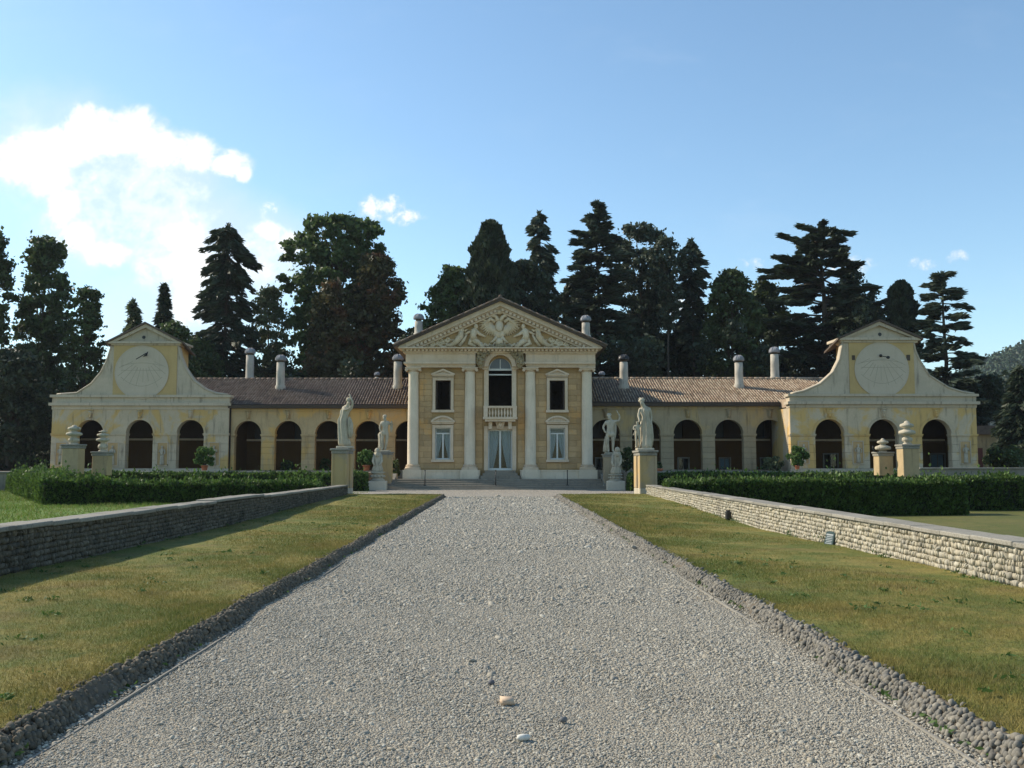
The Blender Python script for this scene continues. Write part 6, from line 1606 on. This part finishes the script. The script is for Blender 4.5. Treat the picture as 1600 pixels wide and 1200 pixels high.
# ------------------------------------------------------------------ loose gravel and grass
def scatter_gravel():
    rg = np.random.default_rng(12); Ps, Rs, Ss = [], [], []
    for (ya, yb, n, r) in ((4.3, 7, 80000, .0058), (7, 11, 80000, .0073), (11, 18, 62000, .0102), (18, 30, 44000, .016), (30, 46.5, 26000, .025)):
        p = np.stack([rg.uniform(-2.52, 2.52, n), rg.uniform(ya, yb, n), np.zeros(n)], -1)
        p[:,2] = rg.uniform(-.3, .40, n)*r + .012*.5*(np.sin(p[:,0]*1.7+p[:,1]*.6)+np.sin(p[:,1]*1.1-p[:,0]*.8)+np.sin(p[:,0]*4.1+p[:,1]*2.3)*.5)
        k = r*np.exp(rg.normal(0, .32, n)); k = np.where(rg.random(n) < .006, k*2.0, k)
        Ps.append(p); Rs.append(np.stack([rg.normal(0,.35,n), rg.normal(0,.35,n), rg.uniform(0,6.28,n)], -1)); Ss.append(np.stack([k*rg.uniform(1.0,1.6,n), k*rg.uniform(.7,1.1,n), k*rg.uniform(.45,.8,n)], -1))
    for sg in (-1, 1):          # a few stones in the gutters
        n = 3500; p = np.stack([sg*rg.uniform(2.55, 2.67, n), rg.uniform(4.5, 25, n), rg.uniform(.0,.012,n)], -1); k = .008*np.exp(rg.normal(0,.3,n)); Ps.append(p)
        Rs.append(np.stack([rg.normal(0,.35,n), rg.normal(0,.35,n), rg.uniform(0,6.28,n)], -1)); Ss.append(np.stack([k*1.3, k, k*.7], -1))
    Pn, Rn, Sn = (np.concatenate(q).astype(np.float32) for q in (Ps, Rs, Ss)); n = len(Pn)
    me = bpy.data.meshes.new('loose_gravel'); me.vertices.add(n); me.vertices.foreach_set('co', Pn.ravel())
    for nm, arr in (('rot', Rn), ('scl', Sn)):
        a = me.attributes.new(nm, 'FLOAT_VECTOR', 'POINT'); a.data.foreach_set('vector', arr.ravel())
    a = me.attributes.new('tint', 'FLOAT', 'POINT'); a.data.foreach_set('value', rg.random(n).astype(np.float32)); me.update()
    ob = put('loose_gravel', me, kind='stuff', label='loose grey pebbles covering the drive'); me.materials.append(M['pebble'])
    ng = bpy.data.node_groups.new('scatter pebbles', 'GeometryNodeTree')
    ng.interface.new_socket('Geometry', in_out='INPUT', socket_type='NodeSocketGeometry'); ng.interface.new_socket('Geometry', in_out='OUTPUT', socket_type='NodeSocketGeometry')
    g = NT(ng); gi = g.add('NodeGroupInput'); go = g.add('NodeGroupOutput'); ic = g.add('GeometryNodeMeshIcoSphere'); ic.inputs['Radius'].default_value = 1; ic.inputs['Subdivisions'].default_value = 2
    sm = g.add('GeometryNodeSetMaterial'); sm.inputs['Material'].default_value = M['pebble']
    ss = g.add('GeometryNodeSetShadeSmooth'); g.l.new(ic.outputs['Mesh'], ss.inputs[0]); g.l.new(ss.outputs[0], sm.inputs[0])
    iop = g.add('GeometryNodeInstanceOnPoints'); g.l.new(gi.outputs[0], iop.inputs['Points']); g.l.new(sm.outputs[0], iop.inputs['Instance'])
    for nm, key in (('rot', 'Rotation'), ('scl', 'Scale')):
        na = g.add('GeometryNodeInputNamedAttribute', data_type='FLOAT_VECTOR'); na.inputs['Name'].default_value = nm; g.l.new(na.outputs[0], iop.inputs[key])
    g.l.new(iop.outputs[0], go.inputs[0]); md = ob.modifiers.new('scatter', 'NODES'); md.node_group = ng
scatter_gravel()
def grass(label, regs, mat, hgt, wid):
    rg = np.random.default_rng(len(label)); Vs, Ts = [], []
    for (side, ya, yb, n, k, fx) in regs:
        y = rg.uniform(ya, yb, n); xa, xb = fx(y); t = rg.random(n); x = xa+(xb-xa)*t
        patch = np.sin(x*1.3+y*.7)+np.sin(x*.5-y*.33+2)+.6*np.sin(x*3.1+y*2.3)
        z = (LZ+.02*np.sin(x*1.9+y*.7)*np.sin(y*.9)+dip(side, y, (np.abs(x)-2.84)/(np.abs(wallx(side, y))-2.84))) if side != 'L' else np.full(n, -.05)
        h = hgt*k**.35*rg.uniform(.4, 1.3, n)*(1+.18*patch); wd = wid*k; a = rg.uniform(0, 6.28, n); ln_ = rg.normal(0, .6, (n,2))*h[:,None]
        dx, dy = np.cos(a)*wd, np.sin(a)*wd
        V = np.stack([np.stack([x-dx, y-dy, z-.01], -1), np.stack([x+dx, y+dy, z-.01], -1), np.stack([x+ln_[:,0], y+ln_[:,1], z+h], -1)], 1); Vs.append(V.reshape(-1,3)); Ts.append(rg.random(n))
    V = np.concatenate(Vs); put('grass', np_mesh('grass', V, np.arange(len(V)).reshape(-1,3), M[mat], np.concatenate(Ts)), kind='stuff', label=label)
def strip(s): return lambda y: (s*2.80+0*y, wallx(s, y)-s*.01)
for s, lb in ((-1, 'short dry grass of the lawn left of the drive'), (1, 'short dry grass of the lawn right of the drive')):
    grass(lb, [(s, 3.6, 6.2, 40000, .8, strip(s)), (s, 6.2, 11, 75000, 1.0, strip(s)), (s, 11, 18, 50000, 1.6, strip(s)), (s, 18, 30, 34000, 2.8, strip(s)), (s, 30, 46, 18000, 4.5, strip(s)),
               (s, 3.8, 46, 9000, 1.5, (lambda q: lambda y: (q*2.775+0*y, q*2.88+0*y))(s))], 'blade', .030, .0030)
grass('longer green grass behind the shaded wall', [('L', 20, 58, 60000, 5.0, lambda y: (-30+0*y, -7.2+0*y))], 'blade_green', .06, .0035)
def weeds():
    rg = np.random.default_rng(77); Cs = []
    for i in range(230):
        s = 1 if rg.random() < .55 else -1; y = 6+rg.random()**1.5*28; t = rg.random(); x = s*2.95*(1-t)+wallx(s, y)*t
        if rg.random() < .25: x = wallx(s, y)-s*rg.uniform(.04,.2)
        k = int(rg.uniform(5, 26)); r = rg.uniform(.02,.08); zz = LZ+.02+float(dip(s, y, t))+.02*math.sin(x*1.9+y*.7)*math.sin(y*.9); Cs.append(np.stack([x+rg.normal(size=k)*r, y+rg.normal(size=k)*r, zz+rg.uniform(0,.03,k)], -1))
    for i in range(70):
        s = 1 if rg.random() < .6 else -1; y = 5+rg.random()**1.3*25; k = int(rg.uniform(4,14)); Cs.append(np.stack([s*(2.63+rg.normal(size=k)*.02), y+rg.normal(size=k)*.08, .02+rg.uniform(0,.03,k)], -1))
    C = np.concatenate(Cs); V, Fq = leaf_quads(C, .020, aspect=2.6, flat=.3, rg=rg); put('weeds', np_mesh('weeds', V, Fq, M['pot_leaf'], rg.random(len(Fq))*.6), kind='stuff', label='scattered green weeds in the dry lawn')
weeds()
